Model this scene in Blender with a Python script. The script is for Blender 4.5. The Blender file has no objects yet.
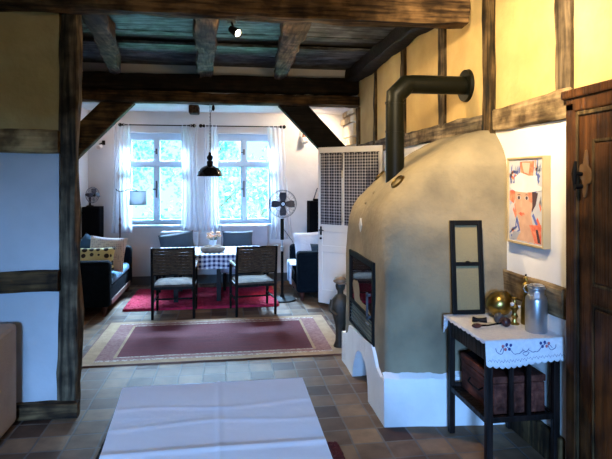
import bpy, bmesh, math, random
from mathutils import Vector, Matrix, noise
random.seed(7)
PI = math.pi
C = bpy.context.scene.collection
sc = bpy.context.scene

# ------------------------------------------------------------------ camera
YAW = math.atan(78 / 530)
cam_d = bpy.data.cameras.new('camera')
cam = bpy.data.objects.new('camera', cam_d); C.objects.link(cam)
cam.location = (0, 0, 1.5); cam.rotation_euler = (PI / 2, 0, -YAW)
cam_d.sensor_width = 36; cam_d.lens = 530 / 612 * 36; cam_d.shift_y = -51.5 / 612
cam_d.clip_start = 0.05
sc.camera = cam
sc.view_settings.view_transform = 'Standard'; sc.view_settings.look = 'None'
sc.view_settings.gamma = 1; sc.view_settings.exposure = 1.35
sc.view_settings.use_curve_mapping = False
# ------------------------------------------------------------------ world
w = bpy.data.worlds.new('world'); sc.world = w; w.use_nodes = True
w.node_tree.nodes['Background'].inputs[0].default_value = (0.27, 0.78, 1.0, 1)
w.node_tree.nodes['Background'].inputs[1].default_value = 1.35
# ------------------------------------------------------------------ lights
def aim(o, tgt):
    o.rotation_euler = (Vector(tgt) - o.location).to_track_quat('-Z', 'Y').to_euler()
def area(name, loc, tgt, sx, sy, power, col):
    d = bpy.data.lights.new(name, 'AREA'); d.shape = 'RECTANGLE'; d.size = sx; d.size_y = sy
    d.energy = power; d.color = col
    o = bpy.data.objects.new(name, d); C.objects.link(o); o.location = loc; aim(o, tgt); return o
def spot(name, loc, tgt, power, col, ang=90, blend=.6, r=.03):
    d = bpy.data.lights.new(name, 'SPOT'); d.energy = power; d.color = col
    d.spot_size = math.radians(ang); d.spot_blend = blend; d.shadow_soft_size = r
    o = bpy.data.objects.new(name, d); C.objects.link(o); o.location = loc; aim(o, tgt); return o
def point(name, loc, power, col, r=.05):
    d = bpy.data.lights.new(name, 'POINT'); d.energy = power; d.color = col; d.shadow_soft_size = r
    o = bpy.data.objects.new(name, d); C.objects.link(o); o.location = loc; return o
WARM = (1.0, .70, .34)
# daylight entering the two far windows (open sky above them) and the window behind the viewer
area('sky_far_window_one', (-1.2, 9.3, 3.3), (-.9, 7.0, .6), 1.8, 1.6, 2100, (.42, .68, 1.0))
area('sky_far_window_two', (.5, 9.3, 3.3), (.2, 7.0, .6), 1.8, 1.6, 2100, (.42, .68, 1.0))
area('sky_near_window', (-1.3, -6.0, 2.3), (.5, 3.0, .7), 1.8, .9, 930, (.22, .48, 1.0))
# lamps and added warm fills
spot('lamp_near_wall', (.75, 1.75, 2.62), (1.70, 2.95, 2.12), 185, (1.0, .78, .47), 84, .9)
spot('lamp_joist', (.08, 3.78, 2.50), (1.55, 3.85, 1.45), 42, WARM, 112, .7)
spot('lamp_far_wall', (1.30, 7.10, 2.38), (1.0, 7.7, 1.5), 22, (1, .78, .55), 160, .6, .05)
spot('fill_far_left', (-1.45, 7.0, 2.38), (-1.7, 7.7, 1.4), 2.5, (1, .74, .55), 150, .8, .05)  # warm fill added for the far left wall, without a fixture
point('fill_near_ceiling', (-.5, 1.5, 2.55), 3, (1.0, .66, .32), .06)  # unseen warm fill added for the post and left clay panel
spot('fill_near_beam', (.35, 1.3, 2.45), (.35, 3.4, 2.62), 14, WARM, 70, .9)  # added warm fill aimed at the near crossbeam
point('lamp_joist_glow', (.16, 3.90, 2.50), 4.5, WARM)
point('beam_glow_point', (.95, 5.3, 2.35), 5, WARM)  # warm glow point in open air, no fixture

# ------------------------------------------------------------------ materials
MATS = {}
def nodes(name):
    m = bpy.data.materials.new(name); m.use_nodes = True
    nt = m.node_tree; b = nt.nodes['Principled BSDF']
    MATS[name] = m
    return m, nt, b
def mat(name, c1, c2=None, rough=.7, scale=6, stretch=(1, 1, 1), bump=.0, bscale=None, metal=0, lo=.35, hi=.65, c3=None, spec=None, detail=6):
    m, nt, b = nodes(name)
    b.inputs['Roughness'].default_value = rough; b.inputs['Metallic'].default_value = metal
    if spec is not None: b.inputs['Specular IOR Level'].default_value = spec
    tc = nt.nodes.new('ShaderNodeTexCoord'); mp = nt.nodes.new('ShaderNodeMapping')
    mp.inputs['Scale'].default_value = stretch
    nt.links.new(tc.outputs['Object'], mp.inputs[0])
    n = nt.nodes.new('ShaderNodeTexNoise'); n.inputs['Scale'].default_value = scale; n.inputs['Detail'].default_value = detail
    nt.links.new(mp.outputs[0], n.inputs['Vector'])
    r = nt.nodes.new('ShaderNodeValToRGB')
    r.color_ramp.elements[0].position = lo; r.color_ramp.elements[1].position = hi
    r.color_ramp.elements[0].color = (*c1, 1); r.color_ramp.elements[1].color = (*(c2 or [x * .8 for x in c1]), 1)
    if c3:
        e = r.color_ramp.elements.new((lo + hi) / 2); e.color = (*c3, 1)
    nt.links.new(n.outputs['Fac'], r.inputs[0]); nt.links.new(r.outputs[0], b.inputs['Base Color'])
    if bump:
        n2 = nt.nodes.new('ShaderNodeTexNoise'); n2.inputs['Scale'].default_value = bscale or scale * 4; n2.inputs['Detail'].default_value = 5
        nt.links.new(mp.outputs[0], n2.inputs['Vector'])
        bp = nt.nodes.new('ShaderNodeBump'); bp.inputs['Strength'].default_value = bump; bp.inputs['Distance'].default_value = .02
        nt.links.new(n2.outputs['Fac'], bp.inputs['Height']); nt.links.new(bp.outputs[0], b.inputs['Normal'])
    return m
def timber(name, c1, c2, axis, rough=.8, sp=.2):
    m, nt, b = nodes(name); b.inputs['Roughness'].default_value = rough; b.inputs['Specular IOR Level'].default_value = sp
    tc = nt.nodes.new('ShaderNodeTexCoord'); mp = nt.nodes.new('ShaderNodeMapping')
    st_ = [1, 1, 1]; st_['xyz'.index(axis)] = .07; mp.inputs['Scale'].default_value = st_
    nt.links.new(tc.outputs['Object'], mp.inputs[0])
    def nz(src, sc_, det, lo, hi, a, c):
        n = nt.nodes.new('ShaderNodeTexNoise'); n.inputs['Scale'].default_value = sc_; n.inputs['Detail'].default_value = det
        nt.links.new(src, n.inputs['Vector']); r = nt.nodes.new('ShaderNodeValToRGB')
        r.color_ramp.elements[0].position = lo; r.color_ramp.elements[1].position = hi
        r.color_ramp.elements[0].color = (*a, 1); r.color_ramp.elements[1].color = (*c, 1)
        nt.links.new(n.outputs['Fac'], r.inputs[0]); return r.outputs[0], n.outputs['Fac']
    g, gf = nz(mp.outputs[0], 38, 6, .36, .66, c1, c2)
    bl, _ = nz(tc.outputs['Object'], 7, 5, .38, .62, (.28, .26, .24), (1, 1, 1))
    mx = nt.nodes.new('ShaderNodeMixRGB'); mx.blend_type = 'MULTIPLY'; mx.inputs[0].default_value = 1
    nt.links.new(g, mx.inputs[1]); nt.links.new(bl, mx.inputs[2]); nt.links.new(mx.outputs[0], b.inputs['Base Color'])
    bp = nt.nodes.new('ShaderNodeBump'); bp.inputs['Strength'].default_value = .8; bp.inputs['Distance'].default_value = .012
    nt.links.new(gf, bp.inputs['Height']); nt.links.new(bp.outputs[0], b.inputs['Normal'])
    return m
def gingham(name, period, dark, lite, mode='xyz', ratio=.5):
    m, nt, b = nodes(name); b.inputs['Roughness'].default_value = .9
    tc = nt.nodes.new('ShaderNodeTexCoord'); sp = nt.nodes.new('ShaderNodeSeparateXYZ')
    nt.links.new(tc.outputs['Object'], sp.inputs[0])
    def math_(op, a, bb):
        n = nt.nodes.new('ShaderNodeMath'); n.operation = op
        for i, v in enumerate((a, bb)):
            if isinstance(v, (int, float)): n.inputs[i].default_value = v
            else: nt.links.new(v, n.inputs[i])
        return n.outputs[0]
    def stripe(v):
        f = math_('FRACT', math_('ADD', math_('DIVIDE', v, period), 50.0), 0)
        return math_('LESS_THAN', f, ratio)
    second = math_('ADD', sp.outputs[1], sp.outputs[2]) if mode == 'xyz' else sp.outputs[2]
    a = stripe(sp.outputs[0]); c = stripe(second)
    fac = math_('MULTIPLY', math_('ADD', a, c), .5)
    mx = nt.nodes.new('ShaderNodeMixRGB'); mx.inputs[1].default_value = (*lite, 1); mx.inputs[2].default_value = (*dark, 1)
    nt.links.new(fac, mx.inputs[0]); nt.links.new(mx.outputs[0], b.inputs['Base Color'])
    return m
def dots(name, base, d1, scale, thr=.33):
    m, nt, b = nodes(name); b.inputs['Roughness'].default_value = .9
    tc = nt.nodes.new('ShaderNodeTexCoord'); v = nt.nodes.new('ShaderNodeTexVoronoi'); v.inputs['Scale'].default_value = scale
    v.inputs['Randomness'].default_value = .25
    nt.links.new(tc.outputs['Object'], v.inputs['Vector'])
    r = nt.nodes.new('ShaderNodeValToRGB'); r.color_ramp.interpolation = 'CONSTANT'
    r.color_ramp.elements[0].color = (*d1, 1); r.color_ramp.elements[1].color = (*base, 1); r.color_ramp.elements[1].position = thr
    nt.links.new(v.outputs['Distance'], r.inputs[0]); nt.links.new(r.outputs[0], b.inputs['Base Color'])
    return m
def stripes(name, c1, c2, period, axis=1):
    m, nt, b = nodes(name); b.inputs['Roughness'].default_value = .95
    tc = nt.nodes.new('ShaderNodeTexCoord'); wv = nt.nodes.new('ShaderNodeTexWave')
    wv.bands_direction = 'XYZ'[axis]; wv.inputs['Scale'].default_value = .314 / period; wv.inputs['Distortion'].default_value = .6
    nt.links.new(tc.outputs['Object'], wv.inputs['Vector'])
    r = nt.nodes.new('ShaderNodeValToRGB'); r.color_ramp.elements[0].color = (*c1, 1); r.color_ramp.elements[1].color = (*c2, 1)
    r.color_ramp.elements[0].position = .4; r.color_ramp.elements[1].position = .6
    nt.links.new(wv.outputs['Fac'], r.inputs[0]); nt.links.new(r.outputs[0], b.inputs['Base Color'])
    return m
def sheer(name, col, transp):
    m, nt, b = nodes(name); nt.nodes.remove(b)
    out = nt.nodes['Material Output']
    t = nt.nodes.new('ShaderNodeBsdfTransparent'); d = nt.nodes.new('ShaderNodeBsdfDiffuse'); l = nt.nodes.new('ShaderNodeBsdfTranslucent')
    d.inputs[0].default_value = (*col, 1); l.inputs[0].default_value = (*col, 1)
    m1 = nt.nodes.new('ShaderNodeMixShader'); m1.inputs[0].default_value = .55
    nt.links.new(d.outputs[0], m1.inputs[1]); nt.links.new(l.outputs[0], m1.inputs[2])
    m2 = nt.nodes.new('ShaderNodeMixShader'); m2.inputs[0].default_value = transp
    nt.links.new(m1.outputs[0], m2.inputs[1]); nt.links.new(t.outputs[0], m2.inputs[2]); nt.links.new(m2.outputs[0], out.inputs[0])
    return m
def pane_glass(name, tint=(1, 1, 1)):
    m, nt, b = nodes(name); nt.nodes.remove(b)
    out = nt.nodes['Material Output']
    t = nt.nodes.new('ShaderNodeBsdfTransparent'); t.inputs[0].default_value = (*tint, 1)
    g = nt.nodes.new('ShaderNodeBsdfGlossy'); g.inputs['Roughness'].default_value = .05
    f = nt.nodes.new('ShaderNodeFresnel'); f.inputs[0].default_value = 1.3
    m2 = nt.nodes.new('ShaderNodeMixShader'); nt.links.new(f.outputs[0], m2.inputs[0])
    nt.links.new(t.outputs[0], m2.inputs[1]); nt.links.new(g.outputs[0], m2.inputs[2]); nt.links.new(m2.outputs[0], out.inputs[0])
    return m
def glow(name, col, s):
    m, nt, b = nodes(name); b.inputs['Emission Color'].default_value = (*col, 1); b.inputs['Emission Strength'].default_value = s
    return m

white_plaster = mat('white_plaster', (.80, .78, .76), (.70, .68, .66), .9, 2.2, bump=.25, bscale=9)
shaded_plaster = mat('shaded_plaster', (.46, .46, .47), (.38, .38, .39), .9, 2.2, bump=.25, bscale=9)  # white plaster darkened in colour, since less light reaches the partition
cream_plaster = mat('cream_plaster', (.66, .63, .62), (.58, .56, .55), .9, 2.2, bump=.2, bscale=9)
clay = mat('clay_render', (.53, .37, .15), (.43, .29, .11), .95, 3.5, bump=.35, bscale=22)
mud = mat('mud_plaster', (.285, .232, .145), (.165, .136, .09), .95, 3, bump=.35, bscale=24, c3=(.23, .187, .118))
base_white = mat('base_white', (.82, .82, .82), (.74, .74, .74), .85, 4, bump=.4, bscale=12)
tx = timber('timber_along_x', (.03, .015, .006), (.20, .115, .048), 'x')
tx_light = timber('timber_light_along_x', (.34, .20, .08), (.55, .36, .16), 'x')
tx_black = timber('timber_black_along_x', (.003, .002, .002), (.018, .009, .004), 'x')
tx_mid = timber('timber_brown_along_x', (.02, .010, .004), (.11, .058, .02), 'x')
ty = timber('timber_along_y', (.025, .016, .011), (.14, .09, .055), 'y')
ty_pale = timber('timber_pale_along_y', (.20, .13, .07), (.42, .31, .17), 'y')
tz = timber('timber_along_z', (.035, .024, .014), (.17, .12, .07), 'z')
tz_brown = timber('timber_brown_along_z', (.022, .014, .006), (.155, .095, .038), 'z')
brace_m = timber('brace_wood', (.025, .014, .005), (.13, .075, .025), 'x')
brace_d = timber('brace_wood_dark', (.003, .002, .002), (.014, .009, .006), 'x')
board_m = timber('ceiling_board', (.02, .022, .025), (.17, .18, .19), 'x', .55)
door_wood = timber('door_wood', (.05, .017, .004), (.12, .043, .011), 'z', .55)
door_white = mat('door_white', (.80, .76, .72), (.72, .69, .66), .55, 3)
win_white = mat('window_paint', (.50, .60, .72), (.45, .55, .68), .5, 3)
dark_gap = mat('dark_gap', (.008, .006, .005), (.012, .01, .008), .9)
black_metal = mat('black_metal', (.004, .004, .004), (.007, .007, .006), .65, 5, spec=.12)
pipe_m = mat('stove_pipe_steel', (.003, .0035, .002), (.005, .0055, .003), .45, 4, spec=.14)
glossy_black = mat('glossy_black', (.006, .006, .007), (.01, .01, .01), .15)
matte_black = mat('matte_black', (.002, .002, .003), (.003, .003, .004), .9, spec=.05)
dark_wood = timber('dark_wood', (.006, .004, .004), (.026, .014, .011), 'z', .5)
chair_wood = timber('chair_wood', (.004, .003, .002), (.014, .008, .005), 'z', .5, .12)
chest_wood = timber('chest_wood', (.08, .022, .016), (.18, .055, .036), 'y', .6)
brass = mat('brass', (.36, .25, .07), (.22, .16, .05), .28, 6, metal=1)
brass_dark = mat('brass_dark', (.18, .12, .035), (.10, .07, .03), .35, 20, metal=1)
alu = mat('aluminium', (.50, .53, .56), (.40, .42, .45), .32, 5, metal=.9)
clearg = pane_glass('clear_glass', (.97, .99, 1))
stove_glass = mat('stove_glass', (.006, .005, .006), (.02, .006, .008), .06, 5, spec=.9)
rug_red = mat('rug_red', (.19, .028, .036), (.11, .018, .028), .95, 5, (.6, 14, 1), .5, 60)
rug_mauve = mat('rug_mauve', (.36, .19, .16), (.25, .10, .10), .95, 40, bump=.4, bscale=90)
rug_beige = mat('rug_beige', (.50, .33, .19), (.40, .25, .14), .95, 12, bump=.4, bscale=90)
rug_line = mat('rug_line', (.60, .52, .42), (.34, .20, .17), .95, 60, (1, 1, 1), lo=.45, hi=.55)
rug_edge = mat('rug_edge', (.20, .09, .07), (.15, .07, .05), .95)
shag = mat('shag_red', (.52, .015, .06), (.34, .008, .03), 1, 18, bump=.8, bscale=70)
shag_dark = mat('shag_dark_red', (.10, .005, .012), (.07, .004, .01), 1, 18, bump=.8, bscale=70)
navy = mat('navy_fabric', (.003, .006, .010), (.005, .009, .014), .95, 20, spec=.05, bump=.2, bscale=80)
seat_blue = mat('blue_seat_fabric', (.07, .19, .33), (.10, .25, .40), .9, 5, bump=.4, bscale=10)
beige_cover = mat('beige_cover', (.42, .35, .29), (.36, .30, .25), .95, 6, bump=.3, bscale=80)
tablecl = mat('white_tablecloth', (.84, .84, .87), (.80, .80, .83), .9, 3, bump=.12, bscale=9)
crease_m = mat('tablecloth_crease', (.86, .86, .90), (.80, .80, .84), .9, 3)
lace = mat('lace_cloth', (.80, .80, .82), (.72, .72, .76), .9, 60, bump=.3, bscale=60)
emb_blue = mat('embroidery_blue', (.03, .06, .22), (.03, .05, .2), .9)
emb_pink = mat('embroidery_pink', (.62, .16, .17), (.5, .12, .15), .9)
ging = gingham('blue_gingham', .055, (.012, .02, .11), (.80, .82, .90))
ging2 = gingham('dark_gingham', .034, (.008, .008, .02), (.42, .40, .42), 'xz', .6)
cord_m = mat('woven_cord', (.12, .065, .028), (.03, .016, .007), .9, 30, (1, 1, 6), .8, 60)
seat_m = mat('seat_fabric', (.11, .075, .05), (.045, .034, .027), .9, 14, bump=.4, bscale=60)
pil_grey = mat('grey_pillow', (.045, .065, .085), (.03, .05, .065), .85, 4, bump=.3, bscale=60)
pil_beige = dots('beige_dotted_pillow', (.62, .54, .52), (.34, .28, .30), 42, .33)
pil_dots = dots('yellow_dotted_pillow', (.62, .54, .26), (.02, .015, .01), 13, .40)
pil_white = mat('white_cover', (.72, .70, .72), (.62, .62, .68), .95, 8, bump=.3, bscale=30)
upholst = mat('lavender_upholstery', (.42, .40, .44), (.36, .35, .40), .9, 6)
upholst_d = mat('grey_upholstery', (.42, .45, .50), (.36, .38, .42), .9, 6)
throw_m = stripes('striped_throw', (.62, .66, .72), (.16, .24, .36), .11)
curt_m = sheer('sheer_curtain', (.86, .88, .95), .42)
shade_m = sheer('sheer_shade', (.26, .28, .32), .30)
fan_blade = mat('fan_blade', (.05, .055, .08), (.04, .045, .07), .4)
chrome = mat('grey_wire', (.12, .13, .16), (.10, .11, .13), .35, metal=.7)
stone_m = mat('stone_infill', (.52, .40, .24), (.38, .28, .16), .9, 6, bump=.5, bscale=20)
stone_w = mat('stone_pale', (.72, .62, .46), (.62, .52, .36), .9, 6, bump=.5, bscale=20)
brick_w = timber('weathered_timber', (.08, .06, .045), (.34, .26, .16), 'y')
bread_m = mat('basket_brown', (.26, .19, .14), (.16, .12, .09), .9, 20, bump=.5)
leaf_m = mat('leaf_green', (.02, .20, .15), (.16, .50, .42), .8, 3)
bark_m = mat('bark', (.09, .06, .04), (.15, .1, .07), .9, 8)
flower_m = mat('flower', (.75, .52, .30), (.70, .35, .25), .8, 30)
statue_m = mat('statue_bronze', (.014, .011, .006), (.035, .025, .013), .6, 12, bump=.4, bscale=30)
statue_cap = mat('statue_cap', (.20, .14, .09), (.13, .09, .06), .6, 12)
bulb_on = glow('lamp_bulb_lit', (1, .82, .55), 9)
bulb_white = mat('lamp_shade_glass', (.75, .68, .62), (.7, .62, .56), .4)
lawn_m = mat('lawn', (.10, .30, .12), (.16, .40, .16), .9, 3)
copper_m = mat('copper_cap', (.16, .06, .035), (.12, .045, .03), .4, metal=.6)

# tile floor
floor_m, nt, b = nodes('terracotta_tiles')
b.inputs['Roughness'].default_value = .58; b.inputs['Specular IOR Level'].default_value = .12
tc = nt.nodes.new('ShaderNodeTexCoord'); br = nt.nodes.new('ShaderNodeTexBrick')
br.offset = .0; br.inputs['Scale'].default_value = 1
br.inputs['Brick Width'].default_value = .178; br.inputs['Row Height'].default_value = .172; br.inputs['Mortar Size'].default_value = .007
br.inputs['Mortar Smooth'].default_value = .3
br.inputs['Color1'].default_value = (.06, .030, .020, 1); br.inputs['Color2'].default_value = (.25, .16, .095, 1); br.inputs['Mortar'].default_value = (.155, .13, .11, 1)
wn = nt.nodes.new('ShaderNodeTexNoise'); wn.inputs['Scale'].default_value = 3; wn.inputs['Detail'].default_value = 3
mxv = nt.nodes.new('ShaderNodeVectorMath'); mxv.operation = 'MULTIPLY_ADD'; mxv.inputs[1].default_value = (.02, .02, 0)
nt.links.new(tc.outputs['Object'], wn.inputs['Vector']); nt.links.new(wn.outputs['Color'], mxv.inputs[0]); nt.links.new(tc.outputs['Object'], mxv.inputs[2])
nt.links.new(mxv.outputs[0], br.inputs['Vector'])
n2 = nt.nodes.new('ShaderNodeTexNoise'); n2.inputs['Scale'].default_value = 9; n2.inputs['Detail'].default_value = 6
nt.links.new(tc.outputs['Object'], n2.inputs['Vector'])
mm = nt.nodes.new('ShaderNodeMixRGB'); mm.blend_type = 'OVERLAY'; mm.inputs[0].default_value = .6
nt.links.new(br.outputs['Color'], mm.inputs[1]); nt.links.new(n2.outputs['Fac'], mm.inputs[2]); nt.links.new(mm.outputs[0], b.inputs['Base Color'])
bp = nt.nodes.new('ShaderNodeBump'); bp.inputs['Strength'].default_value = .5; bp.inputs['Distance'].default_value = .01; bp.invert = True
nt.links.new(br.outputs['Fac'], bp.inputs['Height']); nt.links.new(bp.outputs[0], b.inputs['Normal'])

# ------------------------------------------------------------------ mesh builder
class MB:
    def __init__(s): s.v = []; s.f = []; s.m = []; s.mats = []
    def mi(s, m):
        if m not in s.mats: s.mats.append(m)
        return s.mats.index(m)
    def add(s, vs, fs, m=None):
        o = len(s.v); s.v += [tuple(x) for x in vs]; i = s.mi(m) if m else 0
        for f in fs: s.f.append([o + k for k in f]); s.m.append(i)
        return s
    def box(s, x0, x1, y0, y1, z0, z1, m=None, M=None):
        vs = [Vector((x, y, z)) for z in (z0, z1) for y in (y0, y1) for x in (x0, x1)]
        if M: vs = [M @ v for v in vs]
        return s.add(vs, [(0, 2, 3, 1), (4, 5, 7, 6), (0, 1, 5, 4), (2, 6, 7, 3), (0, 4, 6, 2), (1, 3, 7, 5)], m)
    def cyl(s, p0, p1, r0, r1=None, n=16, m=None, caps=True):
        return s.tube([p0, p1], [r0, r0 if r1 is None else r1], n, m, caps)
    def tube(s, pts, rs, n=10, m=None, caps=True, closed=False):
        pts = [Vector(p) for p in pts]
        if isinstance(rs, (int, float)): rs = [rs] * len(pts)
        vs = []; up = None
        for i, p in enumerate(pts):
            if closed: d = pts[(i + 1) % len(pts)] - pts[i - 1]
            else: d = pts[min(i + 1, len(pts) - 1)] - pts[max(i - 1, 0)]
            d = d.normalized() if d.length else Vector((0, 0, 1))
            if up is None: up = Vector((0, 0, 1)) if abs(d.z) < .9 else Vector((1, 0, 0))
            a = d.cross(up).normalized(); up = a.cross(d).normalized()
            for k in range(n):
                t = 2 * PI * k / n
                vs.append(p + (a * math.cos(t) + up * math.sin(t)) * rs[i])
        fs = []; L = len(pts)
        for i in range(L if closed else L - 1):
            j = (i + 1) % L
            for k in range(n):
                fs.append((i * n + k, i * n + (k + 1) % n, j * n + (k + 1) % n, j * n + k))
        if caps and not closed: fs += [tuple(range(n))[::-1], tuple((L - 1) * n + k for k in range(n))]
        return s.add(vs, fs, m)
    def lathe(s, prof, n=24, m=None, c=(0, 0, 0), M=None):
        vs = []
        for r, z in prof:
            for k in range(n):
                t = 2 * PI * k / n; v = Vector((r * math.cos(t), r * math.sin(t), z))
                if M: v = M @ v
                vs.append(v + Vector(c))
        fs = []
        for i in range(len(prof) - 1):
            for k in range(n): fs.append((i * n + k, i * n + (k + 1) % n, (i + 1) * n + (k + 1) % n, (i + 1) * n + k))
        fs += [tuple(range(n))[::-1], tuple((len(prof) - 1) * n + k for k in range(n))]
        return s.add(vs, fs, m)
    def sph(s, c, r, m=None, n=12, sc_=(1, 1, 1), M=None):
        prof = [(max(1e-4, r * math.sin(PI * i / n)), -r * math.cos(PI * i / n)) for i in range(n + 1)]
        S = Matrix.Diagonal((*sc_, 1)); 
        return s.lathe(prof, n * 2, m, c, (M @ S) if M else S)
    def grid(s, fn, nu, nv, m=None, flip=False, matfn=None):
        vs = [fn(i / nu, j / nv) for j in range(nv + 1) for i in range(nu + 1)]
        o = len(s.v); s.v += [tuple(x) for x in vs]
        for j in range(nv):
            for i in range(nu):
                a = j * (nu + 1) + i; q = [a, a + 1, a + nu + 2, a + nu + 1]
                if flip: q.reverse()
                s.f.append([o + k for k in q]); s.m.append(s.mi(matfn((i + .5) / nu, (j + .5) / nv) if matfn else m) if (m or matfn) else 0)
        return s
    def prism(s, poly, fn, m=None):
        """poly 2-D outline; fn(a, b, side) -> 3-D for side 0/1"""
        n = len(poly)
        vs = [fn(a, b, 0) for a, b in poly] + [fn(a, b, 1) for a, b in poly]
        fs = [tuple(range(n))[::-1], tuple(range(n, 2 * n))] + [(i, (i + 1) % n, n + (i + 1) % n, n + i) for i in range(n)]
        return s.add(vs, fs, m)
    def build(s, name, m=None, parent=None, bevel=0, smooth=False, sub=0, seg=2):
        me = bpy.data.meshes.new(name); me.from_pydata(s.v, [], s.f)
        ms = s.mats if s.mats else [m]
        if m and s.mats and m not in s.mats: pass
        for x in ms: me.materials.append(x)
        me.polygons.foreach_set('material_index', s.m)
        bm = bmesh.new(); bm.from_mesh(me); bmesh.ops.recalc_face_normals(bm, faces=bm.faces); bm.to_mesh(me); bm.free()
        if smooth:
            me.polygons.foreach_set('use_smooth', [True] * len(me.polygons))
            me.set_sharp_from_angle(angle=math.radians(40))
        o = bpy.data.objects.new(name, me); C.objects.link(o)
        if parent: o.parent = parent
        if bevel:
            b = o.modifiers.new('bevel', 'BEVEL'); b.width = bevel; b.segments = seg; b.limit_method = 'ANGLE'
        if sub:
            b = o.modifiers.new('sub', 'SUBSURF'); b.levels = sub; b.render_levels = sub
        return o
def tag(o, label, cat, group=None):
    o['label'] = label; o['category'] = cat
    if group: o['group'] = group
    return o
def thing(name, label, cat, loc=(0, 0, 0), rz=0, group=None):
    o = bpy.data.objects.new(name, None); C.objects.link(o); o.location = loc; o.rotation_euler = (0, 0, rz)
    o.empty_display_size = .1
    return tag(o, label, cat, group)
def st(o): o['kind'] = 'structure'; return o
def sempty(name, loc=(0, 0, 0), rz=0):
    o = bpy.data.objects.new(name, None); C.objects.link(o); o.location = loc; o.rotation_euler = (0, 0, rz); return st(o)
def copy_tree(o, parent=None):
    c = o.copy(); C.objects.link(c); c.parent = parent
    for ch in list(o.children): copy_tree(ch, c)
    return c
def N(p, s=1.0): return noise.noise(Vector(p) * s)

def log_beam(p0, p1, w_, h_, name, m, parent=None, rough=.012, seg=None, wob=.0, twist=0, seed=0, taper=1.0):
    """hand-hewn timber from p0 to p1 (axis through the middle); w_ horizontal width, h_ height"""
    p0 = Vector(p0); p1 = Vector(p1); L = (p1 - p0).length; d = (p1 - p0).normalized()
    upv = Vector((0, 0, 1)) if abs(d.z) < .9 else Vector((0, 1, 0))
    side = d.cross(upv).normalized(); up = side.cross(d).normalized()
    if abs(d.z) >= .9: side, up = Vector((1, 0, 0)), Vector((0, 1, 0))
    n = seg or max(6, int(L / .09)); mb = MB(); vs = []; fs = []
    ch = .22
    sec = [(-1, -1 + ch), (-1, 0), (-1, 1 - ch), (-1 + ch, 1), (0, 1), (1 - ch, 1), (1, 1 - ch), (1, 0), (1, -1 + ch), (1 - ch, -1), (0, -1), (-1 + ch, -1)]
    k = len(sec)
    for i in range(n + 1):
        t = i / n; c = p0.lerp(p1, t)
        c = c + side * wob * N((t * 3 + seed, seed, 0)) * 2 + up * wob * N((seed, t * 3, 4)) * 2
        tp = 1 + (taper - 1) * t
        for j, (a, b_) in enumerate(sec):
            e = rough * 2 * N((j * .7 + seed, t * L * 3.0, seed)) + rough * .8 * N((j * 2.1, t * L * 11, seed))
            q = Vector((a * (w_ / 2 * tp + e), b_ * (h_ / 2 * tp + e)))
            vs.append(c + side * q.x + up * q.y)
    for i in range(n):
        for j in range(k): fs.append((i * k + j, i * k + (j + 1) % k, (i + 1) * k + (j + 1) % k, (i + 1) * k + j))
    fs += [tuple(range(k))[::-1], tuple(n * k + j for j in range(k))]
    mb.add(vs, fs)
    o = mb.build(name, m, parent, smooth=True)
    return o
def pillow(w_, h_, t_, n=14, pinch=.12):
    """cushion in XZ plane, thickness along Y, centred, bottom at z = 0"""
    mb = MB()
    for sgn in (-1, 1):
        def fn(u, v):
            a = u * 2 - 1; b_ = v * 2 - 1
            e = max(0, (1 - a ** 4)) * max(0, (1 - b_ ** 4))
            px = a * (1 - pinch * (1 - a * a) * 0 - pinch * .6 * (1 - b_ * b_) * abs(a)); pz = b_ * (1 - pinch * .6 * (1 - a * a) * abs(b_))
            return (px * w_ / 2, sgn * t_ / 2 * (e ** .45), (pz + 1) * h_ / 2)
        mb.grid(fn, n, n)
    return mb
def place_rot(mb, M):
    mb.v = [tuple(M @ Vector(v)) for v in mb.v]; return mb
def TR(x, y, z, rx=0, ry=0, rz=0):
    return Matrix.Translation((x, y, z)) @ Matrix.Rotation(rz, 4, 'Z') @ Matrix.Rotation(ry, 4, 'Y') @ Matrix.Rotation(rx, 4, 'X')

# ================================================================== SETTING
XR = 1.70; YB = 7.70; ZT = 3.05
st(MB().box(-4.0, 3.0, -3.0, 8.1, -.12, 0).build('floor', floor_m))
# right wall: white below the rail, clay above it; white beyond the far beam
mb = MB()
mb.box(XR, XR + .2, -2.8, YB, -.0, 1.87, white_plaster)
mb.box(XR, XR + .2, -2.8, 6.85, 1.87, ZT, clay)
mb.box(XR, XR + .2, 6.85, YB, 1.87, ZT, cream_plaster)
st(mb.build('wall_right'))
# back wall with two window openings
W = [(-1.42, -.60), (-.19, .65)]; WZ = (.84, 2.14)
mb = MB(); TB = .32
xs = [-2.1, W[0][0], W[0][1], W[1][0], W[1][1], 1.9]
mb.box(-2.1, 1.9, YB, YB + TB, 0, WZ[0]); mb.box(-2.1, 1.9, YB, YB + TB, WZ[1], ZT)
for a, b_ in ((xs[0], xs[1]), (xs[2], xs[3]), (xs[4], xs[5])): mb.box(a, b_, YB, YB + TB, WZ[0], WZ[1])
st(mb.build('wall_back', cream_plaster))
st(MB().box(-2.12, -1.92, 3.66, YB, 0, ZT).build('wall_left', cream_plaster))
# partition left of the post: white panels and clay panel
mb = MB()
mb.box(-4.0, -1.055, 3.535, 3.66, 0, 1.72, shaded_plaster); mb.box(-4.0, -1.055, 3.535, 3.66, 1.72, ZT, clay)
st(mb.build('wall_middle'))
st(MB().box(-4.2, -4.0, -2.8, 3.66, 0, ZT).build('wall_side', white_plaster))
mb = MB()   # rear wall behind the viewer, with its window opening
mb.box(-4.2, -1.6, -2.8, -2.6, 0, ZT); mb.box(0, 1.9, -2.8, -2.6, 0, ZT); mb.box(-1.6, 0, -2.8, -2.6, 0, .55); mb.box(-1.6, 0, -2.8, -2.6, 1.95, ZT)
st(mb.build('wall_front', white_plaster))
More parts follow.
